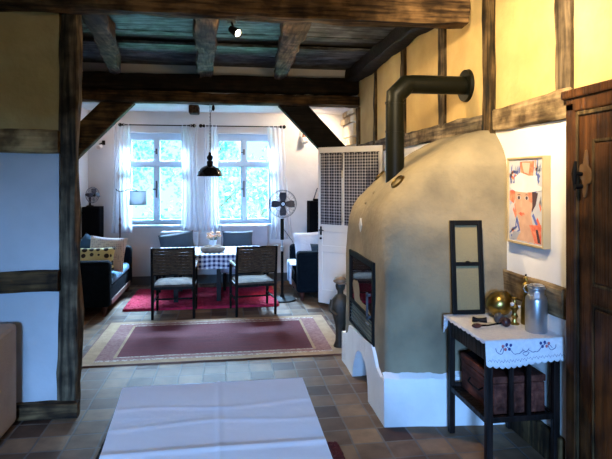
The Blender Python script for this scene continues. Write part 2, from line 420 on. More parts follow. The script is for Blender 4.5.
# plaster above the far beam and the low plastered ceiling behind it
st(MB().box(-1.92, XR, 6.92, 7.0, 2.50, 2.95).build('wall_bulkhead', cream_plaster))
st(MB().box(-1.92, XR, 6.93, YB, 2.44, 2.50).build('ceiling_low', cream_plaster))
# board ceiling (boards run left-right, with open dark joints)
mb = MB(); y = -2.7; k = 0
while y < 6.9:
    wd = .34 + .12 * random.random(); z = 2.925 + .015 * random.random()
    if 5.0 < y < 5.45: wd = 5.46 - y
    mb.box(-4.0, XR, y, min(y + wd, 6.95), z, z + .03, board_m); y += wd + .012
    if abs(y - 5.472) < .005: y = 5.84
mb.box(-4.2, 1.9, -2.8, 8.0, 2.99, 3.1, dark_gap)
st(mb.build('ceiling'))

# structural timbers set in the walls (trim)
def trim(i, o): o.name = 'trim_%d' % i; return st(o)
ti = 1
for (y0, y1, z0, z1, m) in ((2.41, 2.53, 1.93, ZT - .13, tz), (3.19, 3.33, 1.62, ZT - .13, tz_brown), (3.96, 4.08, 1.9, ZT - .13, tz), (4.91, 5.02, 1.9, ZT - .13, tz_brown), (5.92, 6.0, 1.87, ZT - .13, tz_brown), (6.70, 6.84, 0.02, 2.42, tz_brown)):
    o = log_beam((XR - .0, (y0 + y1) / 2, z0), (XR - .0, (y0 + y1) / 2, z1), .05, y1 - y0, 'trim', m, rough=.006, seed=ti)
    trim(ti, o); ti += 1
for (y0, y1, z0, z1, m) in ((2.40, 3.18, 1.80, 1.94, ty_pale), (3.34, 6.70, 1.80, 1.93, brick_w), (2.47, 3.16, .78, .94, ty_pale)):
    o = log_beam((XR, y0, (z0 + z1) / 2), (XR, y1, (z0 + z1) / 2), .05, z1 - z0, 'trim', m, rough=.008, seed=ti * 3.1)
    trim(ti, o); ti += 1
trim(ti, MB().box(XR - .03, XR + .01, 2.48, 3.05, 0, .17).build('trim', tz_brown, bevel=.01)); ti += 1
# rails of the left partition
for (z0, z1, x1, m) in ((1.66, 1.80, -1.045, tx_light), (.79, .92, -1.045, tx_mid), (0.0, .10, -.93, tx)):
    o = log_beam((-3.9, 3.51, (z0 + z1) / 2), (x1, 3.51, (z0 + z1) / 2), .07, z1 - z0, 'trim', m, rough=.006, seed=ti * 1.7)
    trim(ti, o); ti += 1
# baseboard of the back wall
st(MB().box(-1.92, XR, YB - .025, YB, 0, .12).build('baseboard_back', mat('baseboard_grey', (.10, .10, .10), (.07, .07, .07), .7), bevel=.004))
# stone infill in the right wall beyond the far beam
mb = MB()
zz = 1.5
while zz < 2.42:
    yy = 6.88 + random.random() * .05; hh = .09 + .08 * random.random()
    while yy < 7.55:
        ww = .14 + .16 * random.random()
        mb.box(XR - .035 - .03 * random.random(), XR, yy, min(yy + ww, 7.66), zz, zz + hh, random.choice((stone_m, stone_w, stone_w, stone_m))); yy += ww + .02
    zz += hh + .02
trim(ti, mb.build('trim', bevel=.012)); ti += 1

# ---------------- windows
def window(n, x0, x1):
    r = sempty('window_%d' % n, ((x0 + x1) / 2, YB + .14, WZ[0]))
    hw = (x1 - x0) / 2; H = WZ[1] - WZ[0]
    f = MB()
    f.box(-hw, -hw + .042, -.03, .05, 0, H); f.box(hw - .042, hw, -.03, .05, 0, H)
    f.box(-hw + .042, hw - .042, -.03, .05, H - .085, H); f.box(-hw + .042, hw - .042, -.03, .05, 0, .045)
    f.box(-hw + .042, hw - .042, -.05, .05, H - .47, H - .40)          # transom
    f.box(-.028, .028, -.04, .05, .045, H - .47); f.box(-.03, .03, -.035, .05, H - .40, H - .085)
    f.build('window_frame', win_white, r, bevel=.006)
    for sx in (-1, 1):
        for z0, z1 in ((.045, H - .47), (H - .40, H - .085)):
            a, b_ = (-hw + .042, -.028) if sx < 0 else (.028, hw - .042)
            s = MB(); t = .018
            s.box(a, a + t, -.02, .03, z0, z1); s.box(b_ - t, b_, -.02, .03, z0, z1); s.box(a + t, b_ - t, -.02, .03, z0, z0 + t); s.box(a + t, b_ - t, -.02, .03, z1 - t, z1)
            so = s.build('sash', win_white, r, bevel=.004)
            MB().box(a + t, b_ - t, .004, .008, z0 + t, z1 - t).build('pane', clearg, so)
    h = MB(); h.box(-.012, .012, -.042, -.04, .38, .62); h.box(-.05, .0, -.075, -.042, .49, .51); h.cyl((0, -.04, .50), (0, -.075, .50), .010)
    h.build('window_handle', mat('window_handle', (.08, .08, .10), None, .4) if 'window_handle' not in MATS else MATS['window_handle'], r)
    h = MB(); h.box(-.012, .012, -.06, -.035, H - .30, H - .22); h.box(-.045, .0, -.07, -.06, H - .275, H - .262)
    h.build('window_latch', MATS['window_handle'], r)
    MB().box(-hw - .05, hw + .05, -.20, -.03, -.035, 0).build('window_sill', win_white, r, bevel=.008)
for i, (a, b_) in enumerate(W): window(i + 1, a, b_)
# window behind the viewer
r = sempty('window_3', (-.8, -2.65, .55)); f = MB()
for a, b_ in ((-.8, -.73), (-.035, .035), (.73, .8)): f.box(a, b_, -.03, .05, 0, 1.4)
for a, b_ in ((0, .07), (1.33, 1.4), (.93, .98)): f.box(-.73, .73, -.028, .048, a, b_)
f.build('window_frame', win_white, r)

# ---------------- door_1 (brown, right edge)
d = sempty('door_1', (XR, 1.955, 0))
f = MB(); f.box(-.045, .0, .39, .46, 0, 1.87); f.box(-.045, 0, -.46, -.39, 0, 1.87); f.box(-.045, 0, -.46, .46, 1.82, 1.90)
f.box(-.060, 0, -.48, .48, 1.885, 1.93)
f.build('door_frame', door_wood, d, bevel=.01)
f = MB(); f.box(-.030, -.0, -.39, .39, 0, 1.82)
f.build('door_leaf', door_wood, d)
f = MB()
for z0, z1 in ((1.02, 1.66), (.14, .90)):
    f.box(-.044, -.030, -.25, .25, z0, z1)
f.build('door_panel', door_wood, d, bevel=.012)
f = MB()
for z0, z1 in ((1.0, 1.68), (.12, .92)):
    f.box(-.040, -.030, -.275, -.257, z0, z1); f.box(-.040, -.030, .257, .275, z0, z1); f.box(-.040, -.030, -.257, .257, z0, z0 + .015); f.box(-.040, -.030, -.257, .257, z1 - .015, z1)
f.box(-.040, -.030, .372, .39, 0, 1.82); f.box(-.040, -.030, -.39, .372, 1.80, 1.82)
f.build('door_moulding', tz_brown, d, bevel=.004)
f = MB()   # ornamental escutcheon
pts = []
for k in range(28):
    t = 2 * PI * k / 28; rr = .046 + .014 * math.cos(4 * t + .6)
    pts.append((rr * math.sin(t) * .8, rr * math.cos(t) * 1.95))
f.prism(pts, lambda a, b_, s_: (-.030 - .008 * s_, .322 + a, 1.52 + b_))
f.build('lock_plate', mat('lock_plate_wood', (.14, .07, .022), (.10, .045, .014), .45), d, bevel=.003)
f = MB(); f.cyl((-.03, .345, 1.52), (-.07, .345, 1.52), .010); f.tube([(-.07, .345, 1.58), (-.075, .348, 1.52), (-.07, .352, 1.44)], [.006, .013, .005]); f.cyl((-.03, .345, 1.46), (-.075, .345, 1.46), .012)
f.build('door_handle', black_metal, d, smooth=True)

# ---------------- door_2 (white, standing open, with cloth behind its grid panes)
dx, dy = 1.68 - 1.07, 5.62 - 6.20; DL = math.hypot(dx, dy)
d = sempty('door_2', (1.07, 6.20, .03), math.atan2(dy, dx))
H = 1.83
f = MB()
f.box(0, .055, -.02, .02, 0, H); f.box(DL - .055, DL, -.02, .02, 0, H); f.box(.055, DL - .055, -.02, .02, H - .075, H)
f.box(.055, DL - .055, -.02, .02, 0, .16); f.box(.055, DL - .055, -.02, .02, .60, .68); f.box(.055, DL - .055, -.02, .02, .84, .955)
f.box(DL * .40, DL * .40 + .03, -.02, .02, .955, H - .075)
f.build('door_frame', door_white, d, bevel=.004)
f = MB(); f.box(.055, DL - .055, -.008, .008, .16, .60); f.box(.055, DL - .055, -.008, .008, .68, .84)
f.build('door_panel', door_white, d)
f = MB(); f.box(.055, DL * .40, -.003, .003, .955, H - .075); f.box(DL * .40 + .03, DL - .055, -.003, .003, .955, H - .075)
f.build('pane', clearg, d)
f = MB(); f.cyl((.04, -.02, .86), (.04, -.06, .86), .007); f.tube([(.04, -.06, .86), (.07, -.062, .863), (.10, -.055, .857)], [.009, .008, .006]); f.box(.028, .052, -.026, -.02, .80, .90)
f.build('door_handle', black_metal, d)
f = MB(); f.cyl((.04, -.02, .76), (.04, -.032, .76), .014); f.build('keyhole', black_metal, d)
cg = 'checked cloths on the open white door'
for a, b_, lab, q in ((.045, DL * .40 - .004, 'narrower blue checked cloth hung over the left panes of the open white door', 0), (DL * .40 + .028, DL - .04, 'wider blue checked cloth hung over the right panes of the open white door', 1)):
    t = thing('door_curtain', lab, 'curtain', (1.07, 6.20, .03), math.atan2(dy, dx), cg)
    f = MB(); f.grid(lambda u, v: (a + (b_ - a) * u, -.034 + .006 * math.sin(u * 30 + q), .93 + (H - .065 - .93) * v), 50, 4)
    o = f.build('checked_cloth', ging2, t, smooth=True); m_ = o.modifiers.new('s', 'SOLIDIFY'); m_.thickness = .003
    f = MB(); f.cyl((a - .01, -.033, H - .072), (b_ + .01, -.033, H - .072), .004, n=8); f.build('curtain_wire', black_metal, t)

# ================================================================== FREE TIMBERS
tag(log_beam((-1.0, 3.585, 0), (-1.0, 3.585, 2.91), .105, .12, 'timber_post', tz, rough=.010, wob=.008, seed=2.3), 'gnarled dark timber post standing at the end of the left partition wall', 'post')
tag(log_beam((-3.95, 3.455, 2.608), (1.62, 3.455, 2.638), .14, .185, 'crossbeam', tx, rough=.012, wob=.012, seed=5.1), 'rough brown timber beam across the top of the picture, nearest to viewer', 'beam')
tag(log_beam((-1.90, 6.80, 2.69), (1.68, 6.80, 2.69), .2, .20, 'crossbeam', tx_black, rough=.006, seed=8.1), 'upper of two dark timber beams over the far room, directly above a thinner one', 'beam', 'pair of dark beams over the far room')
tag(log_beam((-1.90, 6.77, 2.495), (1.68, 6.77, 2.495), .2, .13, 'crossbeam', tx_mid, rough=.01, wob=.006, seed=11.1), 'lower thinner brown beam of the two stacked over the far room, above the pendant lamp', 'beam', 'pair of dark beams over the far room')
def brace(p, name_label, m):
    # p: four XZ corners, plank 0.09 thick
    f = MB(); f.prism(p, lambda a, b_, s_: (a, 6.70 + .14 * s_, b_))
    o = f.build('diagonal_brace', m, bevel=.015); o.rotation_euler = (0, 0, 0); return tag(o, name_label, 'beam', 'diagonal braces under the dark beams')
brace([(-1.13, 2.42), (-1.53, 2.42), (-1.91, 2.03), (-1.91, 1.62)], 'wide brown diagonal brace rising to the right beside the left post', brace_m)
brace([(.63, 2.425), (1.02, 2.425), (1.66, 1.75), (1.66, 1.60), (1.42, 1.60)], 'black diagonal brace sloping down to the top of the open white door', brace_d)
jg = 'round joists under the boards'
tag(log_beam((-.87, 3.6, 2.70), (-1.38, 6.8, 2.835), .165, .17, 'ceiling_joist', ty, rough=.012, wob=.02, seed=1.2, taper=.8), 'leftmost of three round ceiling joists, slanting, near the left post', 'beam', jg)
tag(log_beam((-.15, 3.6, 2.71), (-.28, 6.8, 2.83), .20, .17, 'ceiling_joist', ty, rough=.012, wob=.01, seed=3.2, taper=.85), 'middle round ceiling joist, beside the small black spotlight', 'beam', jg)
tag(log_beam((.50, 3.6, 2.71), (.66, 6.8, 2.83), .20, .17, 'ceiling_joist', ty, rough=.012, wob=.008, seed=6.2, taper=.75), 'rightmost round ceiling joist with a lit brown end, nearest the stove pipe', 'beam', jg)
tag(log_beam((1.62, 3.7, 2.83), (1.60, 6.8, 2.83), .16, .17, 'ceiling_joist', tx_black, rough=.01, wob=.01, seed=16.2), 'ceiling joist running against the top of the right clay wall', 'beam', jg)
tag(MB().box(-.50, -.37, 6.94, 7.16, 2.335, 2.44).build('joist_stub', ty, bevel=.015), 'short pale joist stub under the low white ceiling, left of lamp chain', 'beam')

# ================================================================== STOVE
t = thing('clay_stove', 'large clay plastered masonry stove with white base against the right wall', 'stove', (0, 0, 0))
t.location = (1.3, 3.75, 0)
OX, OY = 1.3, 3.75
def front_x(z):
    pts = [(0, .95), (1.18, .95), (1.27, .965), (1.36, 1.01), (1.47, 1.10), (1.55, 1.18), (1.66, 1.34), (1.76, 1.51), (1.81, 1.66)]
    for (a, x0), (b_, x1) in zip(pts, pts[1:]):
        if z <= b_: return x0 + (x1 - x0) * (z - a) / (b_ - a)
    return 1.69
def near_y(x, z): return 3.12 - .07 * (x - .95) / .75 + max(0, 1 - (x - .95) / .75) * max(0, z - 1.2) * .3 + (max(0, z - 1.56) / .25) ** 1.8 * .17
def far_y(x, z): return 4.26 - (max(0, z - 1.15) / .6) ** 1.5 * .25
mb = MB(); vs = []; fs = []
zs = [.24 + i * .05 for i in range(27)] + [1.57 + .02 * i for i in range(13)]
zs = [z for z in zs if z <= 1.81]
rc = .05
def ring(z):
    xf = front_x(z); out = []
    nseg = 16; rcz = rc + .20 * min(1, max(0, (z - .9) / .5)); rc_ = min(rcz, (XR - xf) * .62)
    # near side from wall to front
    for i in range(nseg): 
        x = XR + .0 + (xf + rc_ - XR) * i / nseg; out.append((x, near_y(x, z)))
    r_ = rc_; y0 = near_y(xf + r_, z)
    for i in range(7):
        a = PI / 2 * i / 6; out.append((xf + r_ - r_ * math.sin(a), y0 + r_ - r_ * math.cos(a)))
    y1 = far_y(xf, z)
    for i in range(1, 22): out.append((xf, y0 + r_ + (y1 - y0 - 2 * r_) * i / 22))
    for i in range(7):
        a = PI / 2 * i / 6; out.append((xf + r_ - r_ * math.cos(a), y1 - r_ + r_ * math.sin(a)))
    for i in range(1, 9): 
        x = xf + r_ + (XR - xf - r_) * i / 8; out.append((x, far_y(x, z)))
    return out
k = None
for z in zs:
    rg = ring(z); k = len(rg)
    for (x, y) in rg:
        e = .010 * N((x * 3, y * 3, z * 3)) + .004 * N((x * 11, y * 11, z * 11))
        cx_, cy_ = x - 1.5, y - 3.75; L = math.hypot(cx_, cy_)
        if x < XR - .01: x += cx_ / L * e; y += cy_ / L * e
        vs.append((x - OX, y - OY, z + e))
for i in range(len(zs) - 1):
    for j in range(k - 1): fs.append((i * k + j, i * k + j + 1, (i + 1) * k + j + 1, (i + 1) * k + j))
fs.append(tuple((len(zs) - 1) * k + j for j in range(k))); fs.append(tuple(range(k))[::-1])
mb.add(vs, fs); mb.build('stove_body', mud, t, smooth=True)
from mathutils.bvhtree import BVHTree
bvh = BVHTree.FromPolygons([Vector(v) for v in vs], [tuple(q) for q in fs])
# white base with arched wood hole
mb = MB()
arch = [(3.46, 0), (3.465, .10), (3.50, .18), (3.56, .235), (3.64, .265), (3.72, .26), (3.80, .22), (3.86, .15), (3.90, .07), (3.91, 0)]
topl = [(4.28, .24), (4.20, .245), (4.13, .26), (4.06, .30), (4.03, .355), (3.9, .365), (3.6, .385), (3.37, .405), (3.33, .37), (3.27, .30), (3.18, .27), (3.09, .27)]
# front slab split into pieces around the arch so that every face is convex
def ztop(y):
    pts = topl[::-1]
    for (a, z0), (b_, z1) in zip(pts, pts[1:]):
        if y <= b_: return z0 + (z1 - z0) * (y - a) / (b_ - a)
    return .24
def zarch(y):
    if y <= 3.46 or y >= 3.91: return 0
    for (a, z0), (b_, z1) in zip(arch, arch[1:]):
        if a <= y <= b_: return z0 + (z1 - z0) * (y - a) / (b_ - a + 1e-9)
    return 0
ys = sorted(set([3.09, 4.28, 3.4601, 3.9099] + [3.09 + i * .0333 for i in range(41)] + [a for a, _ in topl] + [a for a, _ in arch]))
ys = [y for y in ys if 3.09 <= y <= 4.28]
for a, b_ in zip(ys, ys[1:]):
    za, zb = zarch(a + 1e-5), zarch(b_ - 1e-5); ta, tb = ztop(a), ztop(b_)
    q = [(-.02, a, za), (-.02, b_, zb), (-.02, b_, tb), (-.02, a, ta), (.055, a, za), (.055, b_, zb), (.055, b_, tb), (.055, a, ta)]
    mb.add([(.95 + p[0] - OX + .004 * N((a * 5, p[2] * 5, 1)), p[1] - OY, p[2]) for p in q], [(0, 1, 2, 3), (7, 6, 5, 4), (3, 2, 6, 7), (0, 4, 5, 1)])
mb.box(.93 - OX, 1.005 - OX, 3.09 - OY, 3.10 - OY, 0, .27)
# near side slab, wavy upper edge
def nside(u, v):
    x = .93 + (XR - .93) * u; zt = .315 + .012 * N((x * 9, 0, 3)) + .006 * N((x * 30, 0, 5)); z = zt * v
    y = 3.085 - .075 * u - .012 * math.sin(min(1, v * 1.2) * PI) * 1 + (0.0 if v < .99 else .04) + .01 * N((x * 5, z * 7, 2))
    return (x - OX, y - OY, z)
mb.grid(nside, 40, 12)
mb.box(1.38 - OX, 1.42 - OX, 3.10 - OY, 4.26 - OY, 0, .25); mb.box(1.0 - OX, 1.06 - OX, 3.92 - OY, 4.26 - OY, 0, .24); mb.box(1.0 - OX, 1.38 - OX, 4.22 - OY, 4.26 - OY, 0, .24); mb.box(1.0 - OX, 1.38 - OX, 3.16 - OY, 3.45 - OY, 0, .24)
mb.build('stove_base', base_white, t, smooth=False)
# steel insert with glass door and louvres
f = MB(); y0, y1, z0, z1 = 3.36 - OY, 4.05 - OY, .385, .945; xf = .935 - OX; xb = .97 - OX
f.box(xf, xb, y0, y0 + .035, z0, z1); f.box(xf, xb, y1 - .035, y1, z0, z1); f.box(xf, xb, y0 + .035, y1 - .035, z1 - .04, z1); f.box(xf, xb, y0 + .035, y1 - .035, z0, z0 + .02); f.box(xf, xb, y0 + .035, y1 - .035, z0 + .165, z0 + .19)
ins = f.build('insert_frame', black_metal, t, bevel=.004)
MB().box(xf + .012, xf + .02, y0 + .035, y1 - .035, z0 + .19, z1 - .04).build('glass_door', stove_glass, ins)
for k in range(5):
    z = z0 + .035 + k * .027
    M_ = TR(xf + .012, (y0 + y1) / 2, z, 0, .6)
    MB().box(-.012, .012, -(y1 - y0) / 2 + .036, (y1 - y0) / 2 - .036, -.002, .002, None, M_).build('louvre', mat('louvre_black', (.006, .006, .006), None, .6) if 'louvre_black' not in MATS else MATS['louvre_black'], ins)
f = MB(); f.box(xf - .03, xf - .018, y0 + .05, y0 + .062, .56, .74); f.box(xf - .03, xf, y0 + .05, y0 + .062, .57, .585); f.box(xf - .03, xf, y0 + .05, y0 + .062, .715, .73)
f.build('door_handle', chrome, ins)
f = MB(); f.box(xf - .004, xf, y0 + .10, y0 + .17, z0 + .125, z0 + .132); f.build('maker_strip', alu, ins)
# round vents on the slope, diamond tile
def on_slope(y, z):
    loc, n, _, _ = bvh.ray_cast(Vector((-2, y - OY, z)), Vector((1, 0, 0)))
    if n.x > 0: n = -n
    return loc, n.normalized()
def surf_at(u, v):
    l = (u - 306) / 530; S_, C_ = math.sin(YAW), math.cos(YAW)
    d = Vector((S_ + l * C_, C_ - l * S_, -(v - 178) / 530)).normalized()
    loc, n, _, _ = bvh.ray_cast(Vector((-OX, -OY, 1.5)), d)
    if n.dot(d) > 0: n = -n
    return loc, n.normalized()
for (u, v, r_, nm, m_) in ((398, 182, .056, 'vent_plug', brass_dark), (380, 176, .050, 'vent_plug', brass_dark)):
    p, n = surf_at(u, v); q = n.to_track_quat('Z', 'Y').to_matrix().to_4x4()
    f = MB(); f.lathe([(r_, -.01), (r_, .009), (r_ * .9, .014), (r_ * .82, .007), (.001, .007)], 24, None, p, q); f.build(nm, m_, t, smooth=True)
for u, v in ((374, 193), (366, 203)):
    p, n = surf_at(u, v); f = MB(); f.sph(p, .012, n=6); f.build('clay_knob', mud, t)
p, n = surf_at(361, 225)
f = MB(); f.prism([(0, -.05), (.035, 0), (0, .05), (-.035, 0)], lambda a, b_, s_: (p.x - .008 + .02 * s_, p.y + a, p.z + b_)); f.build('diamond_tile', mat('diamond_tile', (.45, .42, .36), (.38, .35, .3), .5), t)
# flue pipe
PXc, PYc, PR = 1.162, 3.60, .065
f = MB(); f.tube([(PXc - OX, PYc - OY, 1.40), (PXc - OX, PYc - OY, 2.03)], PR, 28)
pp = f.build('flue_pipe', pipe_m, t, smooth=True)
f = MB(); a = PXc - OX; b2 = PYc - OY
f.tube([(a, b2, 2.025), (a, b2, 2.075), (a + .088, b2, 2.163), (a + .13, b2, 2.163)], [PR, PR * 1.06, PR * 1.06, PR], 28); f.build('flue_elbow', pipe_m, t, smooth=True)
f = MB(); f.tube([(a + .12, b2, 2.163), (XR - OX, b2, 2.163)], PR, 28); f.build('flue_pipe', pipe_m, t, smooth=True)
f = MB(); f.tube([(a, b2, 2.02), (a, b2, 2.035)], PR + .004, 28); f.build('pipe_collar', pipe_m, t, smooth=True)
f = MB(); f.tube([(a, b2, 1.82), (a, b2, 1.832)], PR + .003, 28); f.build('pipe_collar', pipe_m, t, smooth=True)
f = MB(); f.tube([(XR - .025 - OX, b2, 2.163), (XR - OX, b2, 2.163)], [.112, .118], 32); f.build('wall_rosette', pipe_m, t, smooth=True)

# ================================================================== SIDE TABLE AND WHAT STANDS ON IT
SX0, SX1, SY0, SY1, SH = 1.285, 1.692, 2.50, 2.99, .682
t = thing('side_table', 'dark wooden side table with slatted lower end beside the clay stove', 'table', ((SX0 + SX1) / 2, (SY0 + SY1) / 2, 0))
cx0, cy0 = (SX0 + SX1) / 2, (SY0 + SY1) / 2; hx, hy = (SX1 - SX0) / 2, (SY1 - SY0) / 2
MB().box(-hx - .008, hx, -hy - .008, hy + .008, SH - .022, SH).build('table_top', dark_wood, t, bevel=.004)
for sx in (-1, 1):
    for sy in (-1, 1):
        x = sx * (hx - .02); y = sy * (hy - .02)
        f = MB(); f.box(x - .017, x + .017, y - .017, y + .017, 0, SH - .022); f.build('leg', dark_wood, t, bevel=.004)
f = MB()
f.box(-hx + .037, hx - .037, -hy + .01, -hy + .03, SH - .11, SH - .022); f.box(-hx + .037, hx - .037, hy - .03, hy - .01, SH - .11, SH - .022)
f.box(-hx + .01, -hx + .03, -hy + .037, hy - .037, SH - .11, SH - .022); f.box(hx - .03, hx - .01, -hy + .037, hy - .037, SH - .11, SH - .022)
f.build('apron', dark_wood, t)
f = MB()
f.box(-hx + .037, hx - .037, -hy + .008, -hy + .032, .26, .29); f.box(-hx + .037, hx - .037, hy - .032, hy - .008, .26, .29)
f.box(-hx + .008, -hx + .032, -hy + .037, hy - .037, .25, .28); f.box(hx - .032, hx - .008, -hy + .037, hy - .037, .25, .28)
f.build('lower_rail', dark_wood, t, bevel=.004)
MB().box(-hx + .032, hx - .032, -hy + .032, hy - .032, .262, .274).build('lower_shelf', dark_wood, t)
for x in (-.062, .034):
    MB().box(x - .012, x + .012, -hy + .013, -hy + .027, .29, SH - .11).build('slat', dark_wood, t)
t = thing('wooden_chest', 'red brown wooden chest lying on the lower shelf of the side table', 'box', (cx0 + .01, cy0 + .01, .275))
a, b2, c_ = .142, .195, .20
MB().box(-a, a, -b2, b2, 0, c_ - .04).build('chest_body', chest_wood, t, bevel=.006)
MB().box(-a - .004, a + .004, -b2 - .004, b2 + .004, c_ - .037, c_).build('lid', chest_wood, t, bevel=.006)
f = MB(); f.tube([(-a - .004, -.08, .10), (-a - .022, -.07, .085), (-a - .022, .0, .08), (-a - .022, .06, .085), (-a - .004, .07, .10)], .005, 8); f.build('handle', black_metal, t)
t = thing('folded_cloth', 'dark crumpled cloth on top of the chest under the side table', 'cloth', (cx0, cy0 + .06, .478))
f = MB(); f.grid(lambda u, v: ((u - .5) * .24, (v - .5) * .26, .006 + .035 * (1 - (2 * u - 1) ** 4) * (1 - (2 * v - 1) ** 4) + .012 * N((u * 6, v * 6, 1))), 20, 20); f.build('cloth', matte_black, t, smooth=True)

# embroidered runner cloth
t = thing('embroidered_cloth', 'white cloth with lace edge and blue pink embroidery over the side table', 'tablecloth', (cx0, cy0, SH))
f = MB(); e = .006
f.box(-hx - .014, hx + .004, -hy - .014, hy + .012, .001, e)
f.build('cloth_top', lace, t)
def drop(u, v):   # hanging front edge; v = 0 top, 1 bottom
    x = -hx - .016 + (2 * hx + .022) * u
    low = .118 + .010 * abs(math.sin(u * PI * 13)) + .012 * math.sin(u * 5)
    y = -hy - .016 - .006 * math.sin(u * 9) * v - .012 * v
    return (x, y, e - low * v)
f = MB(); f.grid(drop, 104, 8)
fo = f.build('front_drop', lace, t, smooth=True); mo = fo.modifiers.new('s', 'SOLIDIFY'); mo.thickness = .003
f = MB()
def drop2(u, v):   # small corner hanging at the far end
    y = hy + .014 + .008 * v; x = -hx - .022 - .004 * v + .09 * u * (1 - .4 * v)
    return (x, y - .03 * (1 - u), e - (.10 - .05 * u) * v - .004 * math.sin(u * 20) * v)
f.grid(drop2, 10, 8); f.build('corner_drop', lace, t, smooth=True).modifiers.new('s', 'SOLIDIFY').thickness = .003
f = MB()
def drop3(u, v):   # left side: short hem just turned over the edge
    y = -hy - .014 + (2 * hy + .026) * u; l = .012 + .008 * abs(math.sin(u * 30)) + .05 * max(0, u - .88) * 8 * .9
    return (-hx - .016 - .003 * v, y, e - l * v)
f.grid(drop3, 60, 3); f.build('side_hem', lace, t, smooth=True).modifiers.new('s', 'SOLIDIFY').thickness = .002
# embroidery (threads and flowers) on the front drop
f = MB()
def emb(u, v): p = Vector(drop(u, v)); return (p.x, p.y - .003, p.z)
for s_ in (-1, 1):
    f.tube([emb(.5 + s_ * (.03 + .30 * q / 14), .42 + .20 * math.sin(q / 14 * 2 * PI) * (.3 + q / 14)) for q in range(15)], .0014, 6, emb_blue)
    f.tube([emb(.5 + s_ * (.33 + .05 * math.cos(q / 8 * PI)), .28 + .22 * math.sin(q / 8 * PI)) for q in range(9)], .0014, 6, emb_blue)
    f.tube([emb(.5 + s_ * .04 * math.sin(q / 10 * PI * 1.6), .62 - .25 * q / 10) for q in range(11)], .0012, 6, emb_blue)
    for du, dv, m_ in ((.19, .20, emb_blue), (.24, .16, emb_blue), (.29, .22, emb_pink), (.26, .34, emb_pink), (.21, .33, emb_blue)):
        p = emb(.5 + s_ * du, dv); f.sph(p, .0075, m_, 6, (1, .25, 1.1))
for q in range(26):
    f.tube([emb(.02 + q * .037, .80), emb(.02 + (q + .5) * .037, .70), emb(.02 + (q + 1) * .037, .80)], .0007, 5, emb_blue)
f.build('embroidery', None, t)

TZ = SH + .006
t = thing('milk_can', 'aluminium milk can standing on the embroidered cloth below the painting', 'can', (1.615, 2.60, TZ))
f = MB(); f.lathe([(.052, 0), (.055, .004), (.055, .165), (.052, .18), (.044, .192), (.040, .197), (.040, .222), (.045, .226), (.045, .234), (.040, .236)], 32); f.build('can_body', alu, t, smooth=True)
f = MB(); f.lathe([(.0405, .2365), (.041, .243), (.030, .250), (.001, .252)], 32); f.build('lid', alu, t, smooth=True)
f = MB(); f.tube([(-.046, -.0, .205), (-.07, -.01, .215), (-.085, -.02, .235), (-.075, -.02, .25), (-.03, -.02, .256)], .003, 8); f.build('handle', alu, t, smooth=True)
f = MB(); f.box(-.038, -.010, -.0475, -.040, .185, .215); f.build('label_plate', pil_white, t)
t = thing('brass_bottle', 'small brass bottle with bead stopper standing behind the milk can', 'bottle', (1.64, 2.74, TZ))
f = MB(); f.lathe([(.026, 0), (.028, .01), (.026, .10), (.012, .15), (.010, .20)], 20); f.build('bottle_body', brass, t, smooth=True)
f = MB(); f.lathe([(.012, .20), (.017, .206), (.019, .22), (.010, .232), (.007, .236), (.014, .245), (.013, .256), (.005, .264)], 16); f.build('stopper', brass, t, smooth=True)
f = MB(); f.sph((0, 0, .272), .006, n=6); f.build('tip', matte_black, t)
t = thing('brass_candlestick', 'ornate brass candlestick of stacked knobs between round pot and milk can', 'candlestick', (1.575, 2.745, TZ))
f = MB(); f.lathe([(.026, 0), (.026, .006), (.016, .012), (.012, .03), (.02, .045), (.012, .06), (.014, .075), (.024, .088), (.024, .10), (.010, .115), (.008, .135), (.016, .145), (.012, .152)], 20); f.build('stem', brass, t, smooth=True)
f = MB(); f.sph((-.02, -.012, .115), .011, n=6); f.sph((.018, -.014, .10), .009, n=6); f.build('bead', bulb_white, t)
t = thing('brass_pot', 'round polished brass pot at the back of the side table', 'pot', (1.57, 2.905, TZ))
f = MB(); Mr = TR(0, 0, .076, .25, .9, .3)
f.lathe([(.02, -.073), (.045, -.062), (.066, -.035), (.074, 0), (.070, .03), (.052, .056), (.034, .066), (.030, .073), (.036, .078), (.028, .078), (.02, .06), (.001, .05)], 32, None, (0, 0, 0), Mr); f.build('pot_body', brass, t, smooth=True)
t = thing('wooden_ladle', 'dark wooden ladle lying on the cloth in front of two small handles', 'ladle', (1.33, 2.70, TZ))
f = MB(); f.sph((0, 0, .014), .028, None, 10, (1, .62, .45)); f.build('bowl', chest_wood, t, smooth=True)
f = MB(); f.tube([(.022, .0, .014), (.07, .004, .012), (.15, .02, .016)], [.006, .0045, .005], 8); f.build('handle', matte_black, t, smooth=True)
t = thing('wooden_grinder', 'dark round wooden grinder head at the end of the ladle', 'grinder', (1.49, 2.755, TZ))
f = MB(); f.sph((0, 0, .033), .032, None, 10, (.9, 1, 1)); f.build('grey_knob', mat('grinder_grey', (.045, .05, .055), (.03, .033, .04), .35), t, smooth=True)
f = MB(); f.sph((.012, -.052, .025), .026, None, 10, (1, .9, 1)); f.cyl((.012, -.052, .02), (.0, -.02, .03), .018); f.build('red_knob', mat('grinder_red', (.05, .014, .016), (.035, .01, .012), .3), t, smooth=True)
t = thing('wooden_reel', 'pair of short dark wooden spools lying near far corner of the cloth', 'spool', (1.395, 2.80, TZ))
f = MB(); f.tube([(-.03, .022, .016), (-.012, .016, .013), (.0, .010, .014), (.02, .0, .014), (.04, -.008, .016)], [.016, .012, .010, .013, .016], 12); f.build('spool_body', dark_wood, t, smooth=True)

